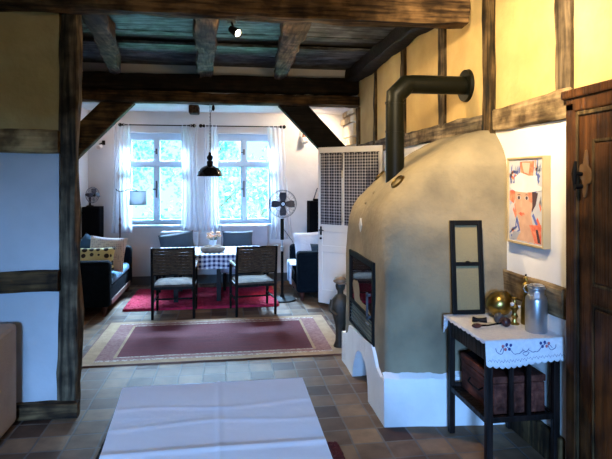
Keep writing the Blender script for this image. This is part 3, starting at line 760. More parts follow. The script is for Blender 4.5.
# old window frame leaning on the stove
t = thing('lattice_frame', 'black wooden frame with brass mesh leaning on the stove above side table', 'frame', (1.415, 2.975, TZ + .004))
t.rotation_euler = (math.radians(-5), 0, math.radians(-3))
fw, fh = .098, .555
f = MB()
f.box(-fw, -fw + .027, -.012, .012, 0, fh); f.box(fw - .027, fw, -.012, .012, 0, fh); f.box(-fw + .027, fw - .027, -.012, .012, 0, .024); f.box(-fw + .027, fw - .027, -.012, .012, fh - .030, fh); f.box(-fw + .027, fw - .027, -.011, .011, .283, .306)
f.build('frame_bars', mat('black_paint', (.003, .003, .003), (.006, .006, .005), .5, spec=.15), t, bevel=.003)
f = MB(); f.sph((0, -.012, .304), .012, n=8, sc_=(1.3, .5, .8)); f.build('latch', black_metal, t)
mesh_mat = mat('mesh_brass', (.30, .24, .11), (.22, .18, .10), .6, 220, lo=.45, hi=.55, metal=.2)
for z0, z1 in ((.024, .283), (.306, fh - .030)):
    f = MB(); f.box(-fw + .027, fw - .027, .004, .006, z0, z1); f.build('mesh_panel', mesh_mat, t)

# painting
t = thing('framed_painting', 'framed portrait of a face under white hat hanging on right wall', 'painting', (XR, 2.785, 1.12))
f = MB(); w2 = .185; hh = .50; th = .012
f.box(-.045, 0, -w2, -w2 + th, 0, hh); f.box(-.045, 0, w2 - th, w2, 0, hh); f.box(-.045, 0, -w2 + th, w2 - th, 0, th); f.box(-.045, 0, -w2 + th, w2 - th, hh - th, hh)
f.build('picture_frame', mat('frame_oak', (.46, .35, .19), (.38, .28, .15), .55, 5, (1, 1, 1)), t, bevel=.002)
cream = mat('paint_white', (.50, .49, .50), (.42, .43, .50), .7, 20)
pb = mat('paint_blue', (.10, .14, .42), None, .7); pr = mat('paint_red', (.62, .09, .05), (.72, .25, .14), .7, 40)
ps = mat('paint_skin', (.58, .35, .24), (.50, .29, .20), .7, 20); pk = mat('paint_dark', (.06, .03, .04), None, .7); pg_ = mat('paint_grey', (.33, .34, .40), None, .7)
f = MB(); f.box(-.036, -.004, -w2 + th, w2 - th, th, hh - th, cream)
def pp_(poly, m_, lay):     # poly in (0..1 left->right as seen, 0..1 bottom->top)
    # seen from the room the left edge is the far (high Y) edge
    f.add([(-.036 - .0004 * lay, w2 - th - a * (2 * w2 - 2 * th), th + b_ * (hh - 2 * th)) for a, b_ in poly], [tuple(range(len(poly)))], m_)
def ell(cx_, cy_, rx, ry, n=20, ph=0): return [(cx_ + rx * math.cos(2 * PI * k / n + ph), cy_ + ry * math.sin(2 * PI * k / n + ph)) for k in range(n)]
rnd = random.Random(3)
for k in range(110):
    x, y = rnd.random() * .9 + .03, rnd.random() * .94 + .02; a = rnd.random() * PI; l = .03 + .06 * rnd.random(); q = .022 + .02 * rnd.random()
    dx_, dy_ = math.cos(a) * l, math.sin(a) * l
    P_ = [(x - dx_, y - dy_), (x + dx_, y + dy_), (x + dx_ + q, y + dy_ + q), (x - dx_ + q, y - dy_ + q)]
    P_ = [(min(.99, max(.01, a_)), min(.99, max(.01, b_))) for a_, b_ in P_]
    pp_(P_, (pb, pb, pg_, pr, pb)[k % 5], 1)
hatw = mat('paint_hat', (.70, .69, .70), None, .7)
pp_([(.34, .97), (.36, .80), (.48, .76), (.72, .78), (.76, .97)], pr, 2)
pp_([(.40, .96), (.46, .84), (.60, .82), (.64, .95)], mat('paint_pink', (.80, .42, .34), None, .7), 3)
pp_([(.18, .78), (.36, .84), (.60, .80), (.84, .80), (.84, .68), (.18, .68)], hatw, 3)
pp_([(.02, .62), (.02, .50), (.16, .46), (.24, .62)], pr, 4)
pp_([(.62, .62), (.86, .60), (.80, .46), (.70, .38)], pk, 4)
pp_([(.30, .24), (.66, .34), (.78, .12), (.82, .02), (.20, .02), (.36, .12)], ps, 3)
pp_([(.20, .62), (.70, .62), (.71, .44), (.64, .30), (.50, .20), (.38, .20), (.26, .32), (.20, .46)], ps, 5)
pp_([(.62, .22), (.95, .24), (.95, .02), (.78, .02)], pr, 4); pp_([(.14, .12), (.34, .12), (.24, .02), (.06, .02)], pg_, 4); pp_([(.80, .18), (.86, .18), (.94, .03), (.86, .03)], pk, 5)
pp_([(.02, .66), (.20, .61), (.55, .60), (.96, .63), (.97, .67), (.80, .70), (.20, .71), (.05, .70)], hatw, 6)
for ex in (.32, .55):
    pp_(ell(ex, .535, .06, .022), cream, 6); pp_(ell(ex, .535, .034, .021), pk, 7); pp_([(ex - .08, .565), (ex, .58), (ex + .08, .568), (ex, .572)], pk, 7)
pp_([(.58, .60), (.70, .60), (.70, .48), (.62, .50)], pr, 6)
pp_([(.37, .50), (.40, .50), (.42, .42), (.35, .42)], mat('paint_shadow_skin', (.64, .36, .25), None, .7), 6)
pp_([(.30, .345), (.37, .365), (.41, .355), (.46, .362), (.50, .34), (.40, .315)], pr, 7)
f.build('canvas', None, t)

# ================================================================== FOREGROUND TABLE
t = thing('foreground_table', 'wooden table under the long white tablecloth in the foreground', 'table', (-.05, 1.30, 0))
MB().box(-.32, .32, -.73, .735, .685, .708).build('table_top', dark_wood, t)
for sx in (-1, 1):
    for sy in (-1, 1): MB().box(sx * .28 - .025, sx * .28 + .025, sy * .68 - .025, sy * .68 + .025, 0, .685).build('leg', dark_wood, t)
tcl = thing('white_tablecloth', 'plain white tablecloth with folding creases covering the foreground table', 'tablecloth', (-.05, 1.30, 0))
f = MB(); XL, XRr, YN, YF, TT = -.338, .338, -.76, .752, .72
def clf(u, v):
    y = YN + (YF - YN) * v; xl = XL + .10 * (1 - v); x = xl + (XRr - xl) * u
    z = TT + .0012 * N((x * 4, y * 6, 0))
    for c0, wd, hh_ in ((.67, .010, .003), (.34, .012, .002)):   # folds across
        z += hh_ * math.exp(-((v - c0) / wd) ** 2)
    z += .0025 * math.exp(-((u - .50 - .02 * v) / .012) ** 2)
    for c0 in (.86, .78, .57, .46):
        z += .0012 * math.exp(-((v - c0 - .01 * math.sin(u * 7 + c0 * 30)) / .008) ** 2)
    return (x, y, z)
f.grid(clf, 90, 160)
# hanging sides with soft folds
def hang(pa, pb_, nrm, ln=.17):
    pa = Vector(pa); pb_ = Vector(pb_); nrm = Vector(nrm)
    def fn(u, v):
        p = pa.lerp(pb_, u); vv = 1 - (1 - v) ** 1.0
        edge = min(1, v * 12)
        return p + nrm * (.004 * edge + .018 * v * (.5 + .5 * math.sin(u * (pb_ - pa).length * 22))) + Vector((0, 0, TT - ln * v))
    f.grid(fn, 60, 12)
hang((XL + .10, YN, 0), (XL, YF, 0), (-1, 0, 0)); hang((XL, YF, 0), (XRr, YF, 0), (0, 1, 0)); hang((XRr, YF, 0), (XRr, YN, 0), (1, 0, 0)); hang((XRr, YN, 0), (XL + .10, YN, 0), (0, -1, 0))
o = f.build('cloth', tablecl, tcl, smooth=True)

def shag_rug(x0, x1, y0, y1, name, label, m, h_=.03, nx=150, ny=90, rad=.05):
    t_ = MB()
    def fn(u, v):
        x = x0 + (x1 - x0) * u; y = y0 + (y1 - y0) * v
        edge = min(u, 1 - u, v, 1 - v)
        z = h_ * (.75 + .5 * random.random()) if edge > .004 else .002
        # rounded corners
        dx_ = max(0, rad - min(x - x0, x1 - x)); dy_ = max(0, rad - min(y - y0, y1 - y)); q = math.hypot(dx_, dy_)
        if q > rad and dx_ > 0 and dy_ > 0:
            kx = (q - rad) / q; x += dx_ * kx * (1 if x - x0 < x1 - x else -1); y += dy_ * kx * (1 if y - y0 < y1 - y else -1)
        return (x + .006 * (random.random() - .5), y + .006 * (random.random() - .5), z)
    t_.grid(fn, nx, ny)
    return tag(t_.build(name, m, smooth=True), label, 'rug')
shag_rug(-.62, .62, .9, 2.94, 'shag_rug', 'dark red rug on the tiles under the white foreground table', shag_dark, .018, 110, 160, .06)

# beige covered armchair at lower left
t = thing('covered_armchair', 'armchair under a beige loose cover against the left partition wall', 'armchair', (-1.75, 2.95, 0))
f = MB(); f.box(.26, .485, -.5, .50, .02, .625); f.build('armrest', beige_cover, t, bevel=.03)
f = MB(); f.box(-.48, -.28, -.5, .50, .02, .605); f.build('armrest', beige_cover, t, bevel=.03)
f = MB(); f.box(-.28, .26, .27, .50, .02, .60); f.build('backrest', beige_cover, t, bevel=.03)
f = MB(); f.box(-.275, .255, -.48, .265, .02, .40); f.build('seat', beige_cover, t, bevel=.03)

# ================================================================== RUGS
RX0, RX1, RY0, RY1 = -1.20, 1.02, 4.40, 5.70
f = MB()
def rugmat(u, v):
    x = u * (RX1 - RX0); y = v * (RY1 - RY0); W_ = RX1 - RX0; H_ = RY1 - RY0
    e = min(x, W_ - x); g = min(y, H_ - y)
    if e < .012 or g < .012: return rug_edge
    if e < .125 or g < .085: return rug_beige
    if g < .115: return rug_line
    if e < .26: return rug_mauve
    if g < .165: return rug_mauve
    if e < .285: return rug_beige
    if g < .185: return rug_line
    return rug_red
f.grid(lambda u, v: (RX0 + (RX1 - RX0) * u, RY0 + (RY1 - RY0) * v, .010 + .0015 * N((u * 8, v * 8, 0))), 180, 110, matfn=rugmat)
for a, b_ in (((RX0, RY0), (RX1, RY0)), ((RX1, RY0), (RX1, RY1)), ((RX1, RY1), (RX0, RY1)), ((RX0, RY1), (RX0, RY0))):
    f.add([(a[0], a[1], 0), (b_[0], b_[1], 0), (b_[0], b_[1], .0102), (a[0], a[1], .0102)], [(0, 1, 2, 3)], rug_edge)
tag(f.build('bordered_rug', None), 'wine red woven rug with beige border in middle of the floor', 'rug')
shag_rug(-1.18, .60, 6.17, 7.26, 'shag_rug', 'bright crimson shaggy rug under the far dining table', shag, .028)

# ================================================================== DINING GROUP
t = thing('dining_table', 'dark wooden dining table beneath a checked cloth in front of windows', 'table', (-.23, 6.74, 0))
MB().box(-.61, .61, -.36, .36, .555, .585).build('table_top', dark_wood, t)
for x, y in ((-.38, -.30), (.12, -.30), (-.38, .30), (.12, .30)):
    MB().box(x - .025, x + .025, y - .025, y + .025, .03, .555).build('leg', dark_wood, t)
MB().box(-.38, .12, -.32, -.29, .46, .555).build('apron', dark_wood, t)
t = thing('checked_tablecloth', 'blue and white checked cloth draped over the far dining table', 'tablecloth', (-.23, 6.74, 0))
f = MB(); f.grid(lambda u, v: (-.64 + 1.28 * u, -.385 + .77 * v, .592 + .001 * N((u * 9, v * 9, 0))), 24, 12)
def hang2(pa, pb_, nrm, ln):
    pa = Vector(pa); pb_ = Vector(pb_); nrm = Vector(nrm)
    f.grid(lambda u, v: pa.lerp(pb_, u) + nrm * (.003 + .02 * v * (.5 + .5 * math.sin(u * (pb_ - pa).length * 20))) + Vector((0, 0, .592 - ln * v)), 50, 6)
hang2((-.64, -.385, 0), (.64, -.385, 0), (0, -1, 0), .165); hang2((.64, -.385, 0), (.64, .385, 0), (1, 0, 0), .165); hang2((.64, .385, 0), (-.64, .385, 0), (0, 1, 0), .165); hang2((-.64, .385, 0), (-.64, -.385, 0), (-1, 0, 0), .165)
f.build('cloth', ging, t, smooth=True)
t = thing('bread_basket', 'low brown woven basket on the checked tablecloth beside the flowers', 'basket', (-.185, 6.60, .594))
f = MB(); f.lathe([(.11, 0), (.135, .02), (.14, .05), (.12, .065), (.06, .07), (.001, .07)], 24, None, (0, 0, 0), Matrix.Diagonal((1.1, .7, 1, 1))); f.build('basket_body', bread_m, t, smooth=True)
f = MB(); f.sph((-.05, 0, .062), .05, None, 8, (1.2, .8, .5)); f.sph((.06, 0, .062), .05, None, 8, (1.1, .8, .5)); f.build('bread', bread_m, t, smooth=True)
t = thing('flower_vase', 'glass vase of small pale flowers on the far dining table', 'vase', (-.19, 6.80, .594))
f = MB(); f.lathe([(.038, 0), (.045, .02), (.042, .09), (.05, .125), (.046, .125), (.038, .09), (.04, .02), (.001, .01)], 20); f.build('glass_vase', mat('vase_glass', (.55, .58, .62), (.5, .53, .58), .15), t, smooth=True)
f = MB(); rnd = random.Random(5); heads = []
for k in range(12):
    a = rnd.random() * 2 * PI; r_ = .09 * rnd.random() ** .5; z = .16 + .06 * rnd.random(); heads.append((r_ * math.cos(a), r_ * math.sin(a), z)); f.tube([(0, 0, .05), (r_ * .5 * math.cos(a), r_ * .5 * math.sin(a), .12), heads[-1]], .003, 5)
f.build('stems', mat('stem_green', (.05, .10, .04), None, .8), t)
f = MB()
for h_ in heads: f.sph(h_, .022 + .008 * rnd.random(), None, 6, (1, 1, .7))
f.build('blossoms', flower_m, t, smooth=True)

def chair(name, label, loc, rz):
    t = thing(name, label, 'chair', loc, rz, 'woven armchairs at the dining table')
    # rear (towards viewer) at y = 0, front at y = .44
    hw = .215
    for sx in (-1, 1):
        x = sx * hw
        f = MB(); f.tube([(x, -.0, 0), (x, .005, .36), (x * 1.0, -.015, .56), (x, -.05, .765)], [.014, .019, .018, .014], 8); f.build('leg', chair_wood, t, smooth=True)
        f = MB(); f.tube([(x, .40, 0), (x, .40, .34), (x, .40, .53)], [.013, .018, .016], 8); f.build('leg', chair_wood, t, smooth=True)
        f = MB(); f.box(x - .02, x + .02, -.005, .435, .53, .552); f.build('armrest', mat('arm_highlight', (.22, .18, .16), (.16, .12, .1), .22) if 'arm_highlight' not in MATS else MATS['arm_highlight'], t, bevel=.006)  # pale colour stands in for the highlight on the dark wooden arms
        f = MB(); f.tube([(x, .0, .17), (x, .40, .17)], .010, 8); f.build('stretcher', chair_wood, t)
    f = MB(); f.tube([(-hw, .20, .17), (hw, .20, .17)], .010, 8); f.build('stretcher', chair_wood, t)
    f = MB(); f.box(-hw, hw, -.012, .012, .315, .345); f.box(-hw, hw, .39, .412, .315, .345); f.box(-hw - .01, -hw + .012, 0, .40, .315, .345); f.box(hw - .012, hw + .01, 0, .40, .315, .345); f.build('seat_frame', chair_wood, t)
    f = MB(); f.grid(lambda u, v: (-hw + .012 + (2 * hw - .024) * u, .0 + .41 * v, .365 + .02 * (1 - (2 * u - 1) ** 4) * (1 - (2 * v - 1) ** 4) + .004 * N((u * 7, v * 7, 0))), 20, 20)
    f.box(-hw + .012, hw - .012, .0, .41, .335, .364); f.build('seat', seat_m, t, smooth=True)
    f = MB()   # woven back: many cords, slightly bowed
    nrow = 18
    for k in range(nrow):
        z = .48 + (.755 - .48) * k / (nrow - 1); yb = -.005 - .045 * (z - .42) / .34
        f.tube([(-hw + .01, yb, z), (-hw * .5, yb - .012 * (k % 2), z), (0, yb + .01, z), (hw * .5, yb - .012 * ((k + 1) % 2), z), (hw - .01, yb, z)], .0088, 6)
    f.build('woven_backrest', cord_m, t, smooth=True)
    f = MB(); f.tube([(-hw, -.046, .752), (hw, -.046, .752)], .012, 8); f.build('back_rail', chair_wood, t); f = MB(); f.tube([(-hw, -.012, .472), (hw, -.012, .472)], .010, 8); f.build('back_rail', chair_wood, t)
    return t
chair('dining_chair', 'dark armchair with woven back at left end of the dining table', (-.575, 5.78, 0), 0)
chair('dining_chair', 'dark armchair with woven back right of the table, turned slightly left', (.305, 5.80, 0), math.radians(9))

def armchair2(label, loc, w_, ztop_, m_):
    t = thing('upholstered_chair', label, 'chair', loc, 0, 'upholstered chairs below the windows')
    f = MB(); f.box(-w_ / 2, w_ / 2, .10, .22, .26, ztop_); f.build('backrest', m_, t, bevel=.03, seg=3)
    f = MB(); f.box(-w_ / 2, w_ / 2, -.40, .09, .26, .42); f.build('seat', m_, t, bevel=.03, seg=3)
    for sx in (-1, 1):
        for y in (-.35, .15): MB().cyl((sx * (w_ / 2 - .05), y, .03), (sx * (w_ / 2 - .05), y, .27), .018, .022, 10).build('leg', chair_wood, t)
armchair2('pale upholstered chair behind the table below the left window', (-.66, 7.36, 0), .52, .765, upholst_d)
armchair2('wide lavender upholstered chair behind the table below the right window', (.235, 7.36, 0), .66, .84, upholst)
pg2 = 'grey pillows on the chairs below windows'
t = tag(place_rot(pillow(.47, .30, .12), TR(0, 0, 0, -.25, -.14, .0)).build('pillow', pil_grey, smooth=True), 'grey blue pillow with raised right corner, on the left upholstered chair', 'pillow', pg2); t.location = (-.66, 7.27, .47)
t = tag(place_rot(pillow(.42, .25, .12), TR(0, 0, 0, -.25, 0, 0)).build('pillow', pil_grey, smooth=True), 'grey pillow leaning on the lavender chair behind the flowers', 'pillow', pg2); t.location = (.13, 7.27, .53)

# ================================================================== RIGHT SOFA
def sofa(name, label, loc, sgn, L_, D_, arm_h, seat_m_, back_h):
    """front towards sgn*X; local y from 0 (near arm) to L_"""
    t = thing(name, label, 'sofa', loc)
    fx = lambda a: sgn * a       # a = distance behind the front plane
    def bx(a0, a1, y0, y1, z0, z1, nm, m_, bv=.03):
        f = MB(); x0, x1 = sorted((fx(a0), fx(a1))); f.box(x0, x1, y0, y1, z0, z1); return f.build(nm, m_, t, bevel=bv, seg=3)
    bx(.01, D_, .15, L_ - .15, .12, .30, 'base', navy)
    bx(-.005, .008, .15, L_ - .15, .10, .16, 'front_rail', mat('sofa_rail', (.22, .11, .08), (.16, .08, .06), .4) if 'sofa_rail' not in MATS else MATS['sofa_rail'], .004)
    bx(-.01, D_, 0, .145, .10, arm_h, 'armrest', navy, .04); bx(-.01, D_, L_ - .145, L_, .10, arm_h, 'armrest', navy, .04)
    bx(D_ - .16, D_, .15, L_ - .15, .30, back_h, 'backrest', navy, .04)
    bx(.0, D_ - .17, .15, L_ - .15, .302, .40, 'seat_cushion', seat_m_, .04)
    for a in (.06, D_ - .06):
        for y in (.06, L_ - .06): MB().cyl((fx(a), y, 0), (fx(a), y, .10), .022, .032, 12).build('foot', chest_wood, t)
    return t
sofa('sofa', 'navy sofa by the right wall, partly behind the open white door', (.84, 6.37, 0), 1, .86, .83, .60, navy, .72)
t = thing('sofa_throw', 'blue and white striped throw hanging over the front of right sofa', 'blanket', (0, 0, 0)); t.location = (.82, 6.74, 0)
f = MB()
def thr(u, v):
    y = -.22 + .46 * u; s_ = v * .80
    if s_ < .40: x, z = -.045 - .015 * math.sin(u * 11), .02 + .16 + s_ * .75
    else: x, z = -.045 + (s_ - .40) * .9, .16 + .02 + .30 - .03 * math.exp(-(s_ - .4) * 20)
    z = min(z, .435); x += .01 * N((u * 4, v * 4, 2))
    if s_ >= .3: z = .425 - .07 * max(0, (.42 - s_) / .12) ** 2
    return (x, y, z + .006 * N((u * 8, v * 8, 0)))
f.grid(thr, 30, 40); f.build('blanket', throw_m, t, smooth=True).modifiers.new('s', 'SOLIDIFY').thickness = .008
t = tag(place_rot(pillow(.50, .44, .16), TR(0, 0, 0, -.28, -.05, .12)).build('back_cushion', pil_white, smooth=True), 'large white cushion standing on the right sofa beside the door', 'cushion'); t.location = (1.13, 6.93, .36)
t = tag(place_rot(pillow(.34, .28, .12), TR(0, 0, 0, -.35, .0, .1)).build('pillow', pil_grey, smooth=True), 'grey blue pillow in front of the white cushion on right sofa', 'pillow'); t.location = (1.24, 6.76, .38)

# ================================================================== LEFT SOFA
sofa('sofa', 'dark navy sofa with blue seat along the left wall', (-1.27, 5.95, 0), -1, 1.40, .635, .60, seat_blue, .74)
t = tag(place_rot(pillow(.46, .40, .15), TR(0, 0, 0, -.20, .06, -.25)).build('pillow', pil_beige, smooth=True), 'large beige speckled pillow standing on the left sofa', 'pillow'); t.location = (-1.42, 6.42, .42)
t = tag(place_rot(pillow(.52, .26, .14), TR(0, 0, 0, -.35, 0, 0)).build('pillow', pil_dots, smooth=True), 'yellow pillow with black dots on near arm of the left sofa', 'pillow'); t.location = (-1.52, 6.19, .47)
t = tag(place_rot(pillow(.40, .38, .14), TR(0, 0, 0, -.35, .5, -.3)).build('pillow', mat('navy_pillow', (.03, .08, .14), (.02, .06, .11), .9), smooth=True), 'dark blue pillow tilted at the back of left sofa beside the post', 'pillow'); t.location = (-1.72, 6.55, .44)

# ================================================================== SPEAKERS, FANS, LAMPS
def speaker(label, x0, x1, y0, y1, zt):
    t = thing('loudspeaker', label, 'loudspeaker', ((x0 + x1) / 2, (y0 + y1) / 2, 0), 0, 'black floor loudspeakers')
    a, b_ = (x1 - x0) / 2, (y1 - y0) / 2
    MB().box(-a, a, -b_, b_, .02, zt).build('cabinet', matte_black, t, bevel=.008)
    MB().box(-a + .01, a - .01, -b_ - .008, -b_, zt - .55, zt - .02).build('grille', matte_black, t, bevel=.003)
    MB().box(-a - .01, a + .01, -b_ - .01, b_ + .01, 0, .02).build('plinth', matte_black, t)
speaker('tall black loudspeaker in left corner behind the sofa, small fan on top', -1.915, -1.69, 7.37, 7.62, 1.115)
speaker('tall black loudspeaker in the right corner behind sofa and door', 1.125, 1.40, 7.28, 7.56, 1.175)
t = thing('tablet_stand', 'slim dark slanted stand on top of the right loudspeaker', 'stand', (1.25, 7.42, 1.175))
f = MB(); f.box(-.05, .10, -.06, .06, 0, .03); f.build('stand_base', matte_black, t)
f = MB(); f.tube([(-.045, 0, .03), (.0, 0, .17), (.012, 0, .18)], .008, 8); f.build('stand_arm', chrome, t)

def fan(t, R_, zc, tilt, depth=.09):
    """cage + blades, axis along -Y, centre at height zc"""
    f = MB()
    for q, rr in ((0, 1), (-.5, .93), (.5, .93), (-.9, .6), (.9, .6), (-.98, .25), (.98, .25)):
        f.tube([(R_ * rr * math.cos(2 * PI * k / 32), q * depth / 2, zc + R_ * rr * math.sin(2 * PI * k / 32)) for k in range(32)], .0042 if rr == 1 else .0014, 6, None, True, True)
    for s_ in (-1, 1):
        for k in range(24):
            a = 2 * PI * k / 24; f.tube([(R_ * r2 * math.cos(a + r2 * .25), s_ * q * depth / 2, zc + R_ * r2 * math.sin(a + r2 * .25)) for r2, q in ((1, .0), (.9, .5), (.6, .9), (.2, 1))], .0010, 4)
    f.build('cage', chrome, t)
    for k in range(4):
        f = MB(); a0 = k * PI / 2 + PI / 2
        def bl(u, v):
            r2 = R_ * (.18 + .66 * v); wd = R_ * (.13 + .12 * math.sin(v * PI * .8)); q = (u - .5) * 2
            x, z = r2, q * wd; yy = -.03 + .02 * q
            return (x * math.cos(a0) - z * math.sin(a0), yy, zc + x * math.sin(a0) + z * math.cos(a0))
        f.grid(bl, 8, 10); f.build('blade', fan_blade, t, smooth=True).modifiers.new('s', 'SOLIDIFY').thickness = .003
    f = MB(); f.cyl((0, -.035, zc), (0, .0, zc), R_ * .20, n=20); f.build('hub', black_metal, t, smooth=True)
    f = MB(); f.cyl((0, -depth / 2 - .004, zc), (0, -depth / 2 + .002, zc), R_ * .13, n=20); f.build('badge', alu, t)
    f = MB(); f.tube([(0, .0, zc), (0, depth / 2 + .01, zc), (0, depth / 2 + .10, zc)], [R_ * .22, R_ * .25, R_ * .16], 16); f.build('motor', black_metal, t, smooth=True)
t = thing('pedestal_fan', 'tall black pedestal fan with round wire cage beside right sofa', 'fan', (.66, 6.43, 0))
fan(t, .168, 1.185, 0)
f = MB(); f.tube([(0, .07, .03), (0, .07, .60)], .017, 12); f.build('pole', black_metal, t, smooth=True)
f = MB(); f.tube([(0, .07, .60), (0, .07, 1.16)], .010, 12); f.build('inner_pole', alu, t, smooth=True)
f = MB(); f.tube([(0, .07, .74), (0, .07, 1.00)], [.022, .022], 12); f.build('control_box', black_metal, t, smooth=True)
f = MB(); f.tube([(0, .07, .60), (0, .07, .66)], [.022, .026], 12); f.build('pole_clamp', alu, t, smooth=True)
f = MB(); f.lathe([(.17, 0), (.165, .015), (.10, .025), (.03, .04), (.02, .07)], 28, None, (0, .07, 0)); f.build('fan_base', black_metal, t, smooth=True)
f = MB(); f.tube([(0, .09, .90), (.07, .10, .80), (.13, .12, .72), (.16, .14, .64)], .003, 6); f.build('cord', black_metal, t)
t = thing('desk_fan', 'small wire desk fan on top of the left black loudspeaker', 'fan', (-1.80, 7.46, 1.117), .9)
fan(t, .105, .155, 0, .06)
f = MB(); f.lathe([(.05, 0), (.045, .012), (.014, .02), (.010, .06), (.014, .15)], 18, None, (0, .05, 0)); f.build('fan_base', black_metal, t, smooth=True)

t = thing('floor_lamp', 'slender dark floor lamp with scrolled arm before the left window', 'lamp', (-1.445, 7.46, 0))
f = MB(); f.lathe([(.12, 0), (.115, .02), (.03, .03), (.012, .06)], 24); f.build('lamp_base', chair_wood, t, smooth=True)
f = MB(); f.lathe([(.009, .06), (.009, .55), (.017, .60), (.008, .64), (.012, .80), (.018, .86), (.010, .90), (.016, .94), (.009, .98), (.007, 1.05), (.005, 1.32)], 12); f.build('pole', mat('lamp_pole', (.10, .04, .035), (.07, .03, .03), .4), t, smooth=True)
f = MB(); f.tube([(-.055, 0, 1.355), (-.04, 0, 1.33), (0, 0, 1.318), (.06, 0, 1.325), (.12, 0, 1.35), (.16, 0, 1.352), (.20, 0, 1.335), (.235, 0, 1.325)], .0055, 8); f.build('scroll_arm', black_metal, t, smooth=True)
f = MB(); f.cyl((.235, 0, 1.325), (.235, 0, 1.24), .004); f.build('shade_hook', black_metal, t)
f = MB(); f.lathe([(.115, 1.14), (.108, 1.32), (.107, 1.32), (.114, 1.14)], 24, None, (.235, 0, 0)); f.v = f.v; sh = f.build('lamp_shade', shade_m, t, smooth=True)
f = MB()
for z, r_ in ((1.14, .116), (1.32, .109)): f.tube([(.235 + r_ * math.cos(2 * PI * k / 28), r_ * math.sin(2 * PI * k / 28), z) for k in range(28)], .004, 6, None, True, True)
f.build('shade_ring', black_metal, sh)

t = thing('pendant_lamp', 'black enamel dome pendant lamp on a chain above the dining table', 'lamp', (-.225, 6.78, 1.52))
f = MB(); f.lathe([(.168, 0), (.163, .003), (.158, .02), (.145, .06), (.115, .10), (.075, .128), (.035, .14), (.034, .138), (.073, .125), (.112, .096), (.141, .058), (.155, .018), (.160, .003)], 36); f.build('lamp_shade', glossy_black, t, smooth=True)
f = MB(); f.lathe([(.036, .135), (.038, .185), (.03, .195), (.02, .20), (.032, .215), (.040, .235), (.034, .255), (.018, .27), (.012, .30), (.004, .31)], 20); f.build('lamp_cap', black_metal, t, smooth=True)
f = MB(); z = .31; k = 0
while z < .92:
    pts = [(.006 * math.cos(a * PI / 4) if k % 2 == 0 else 0, 0 if k % 2 == 0 else .006 * math.cos(a * PI / 4), z + .014 + .014 * math.sin(a * PI / 4)) for a in range(8)]
    f.tube(pts, .0018, 4, None, True, True); z += .021; k += 1
f.build('chain', chrome, t)
f = MB(); f.tube([(.006, 0, .31), (.012, 0, .55), (.008, 0, .80), (.035, .05, .87)], .003, 6); f.build('cord', black_metal, t)
f = MB(); f.sph((0, 0, .06), .03, n=8); f.build('bulb', bulb_white, t, smooth=True)
t = thing('cable_box', 'small black oval cable box hanging under the beam beside lamp chain', 'box', (-.185, 6.83, 2.345))
f = MB(); f.sph((0, 0, .045), .024, None, 10, (.8, .8, 1.6)); f.build('box_body', black_metal, t, smooth=True)
f = MB(); f.cyl((0, 0, .07), (0, 0, .095), .004, n=8); f.build('cord', black_metal, t)

# small spotlights
def spotlight(label, loc, tgt, lit, body, s=1.0, shade=None):
    t = thing('spotlight', label, 'lamp', loc, 0, 'small spotlights')
    q = (Vector(tgt) - Vector(loc)).normalized().to_track_quat('Z', 'Y').to_matrix().to_4x4()
    f = MB(); f.lathe([(.012 * s, -.05 * s), (.026 * s, -.04 * s), (.034 * s, .03 * s), (.036 * s, .05 * s), (.030 * s, .05 * s), (.028 * s, .035 * s), (.001, .035 * s)], 20, None, (0, 0, 0), q); f.build('lamp_head', body, t, smooth=True)
    f = MB(); f.lathe([(.026 * s, .037 * s), (.024 * s, .045 * s), (.001, .048 * s)], 16, None, (0, 0, 0), q); f.build('bulb', bulb_on if lit else bulb_white, t, smooth=True)
    return t
t = spotlight('small black spotlight under the boards beside the middle joist', (.045, 3.80, 2.545), (.45, 3.4, 2.2), True, black_metal, .95)
f = MB(); f.cyl((0, 0, .0), (-.02, .03, .07), .008); f.box(-.05, .01, .0, .06, .07, .38); f.build('bracket', black_metal, t)
t = spotlight('white spotlight with brown cap on the back wall right of windows', (1.09, 7.60, 2.06), (1.13, 7.52, 1.9), False, bulb_white, 1.15)
f = MB(); f.cyl((0, 0, .03), (0, .0, .085), .03, .02); f.cyl((0, 0, .085), (-.005, 0, .14), .006); f.cyl((-.005, 0, .14), (-.005, .10, .14), .006); f.build('cap', copper_m, t, smooth=True)
t = spotlight('white spotlight with black bracket on the left side of back wall', (-1.74, 7.60, 1.93), (-1.80, 7.4, 1.85), False, bulb_white, 1.0)
f = MB(); f.cyl((0, 0, .03), (.03, .10, .06), .012); f.cyl((.03, .095, .03), (.03, .095, .09), .022); f.build('bracket', black_metal, t, smooth=True)
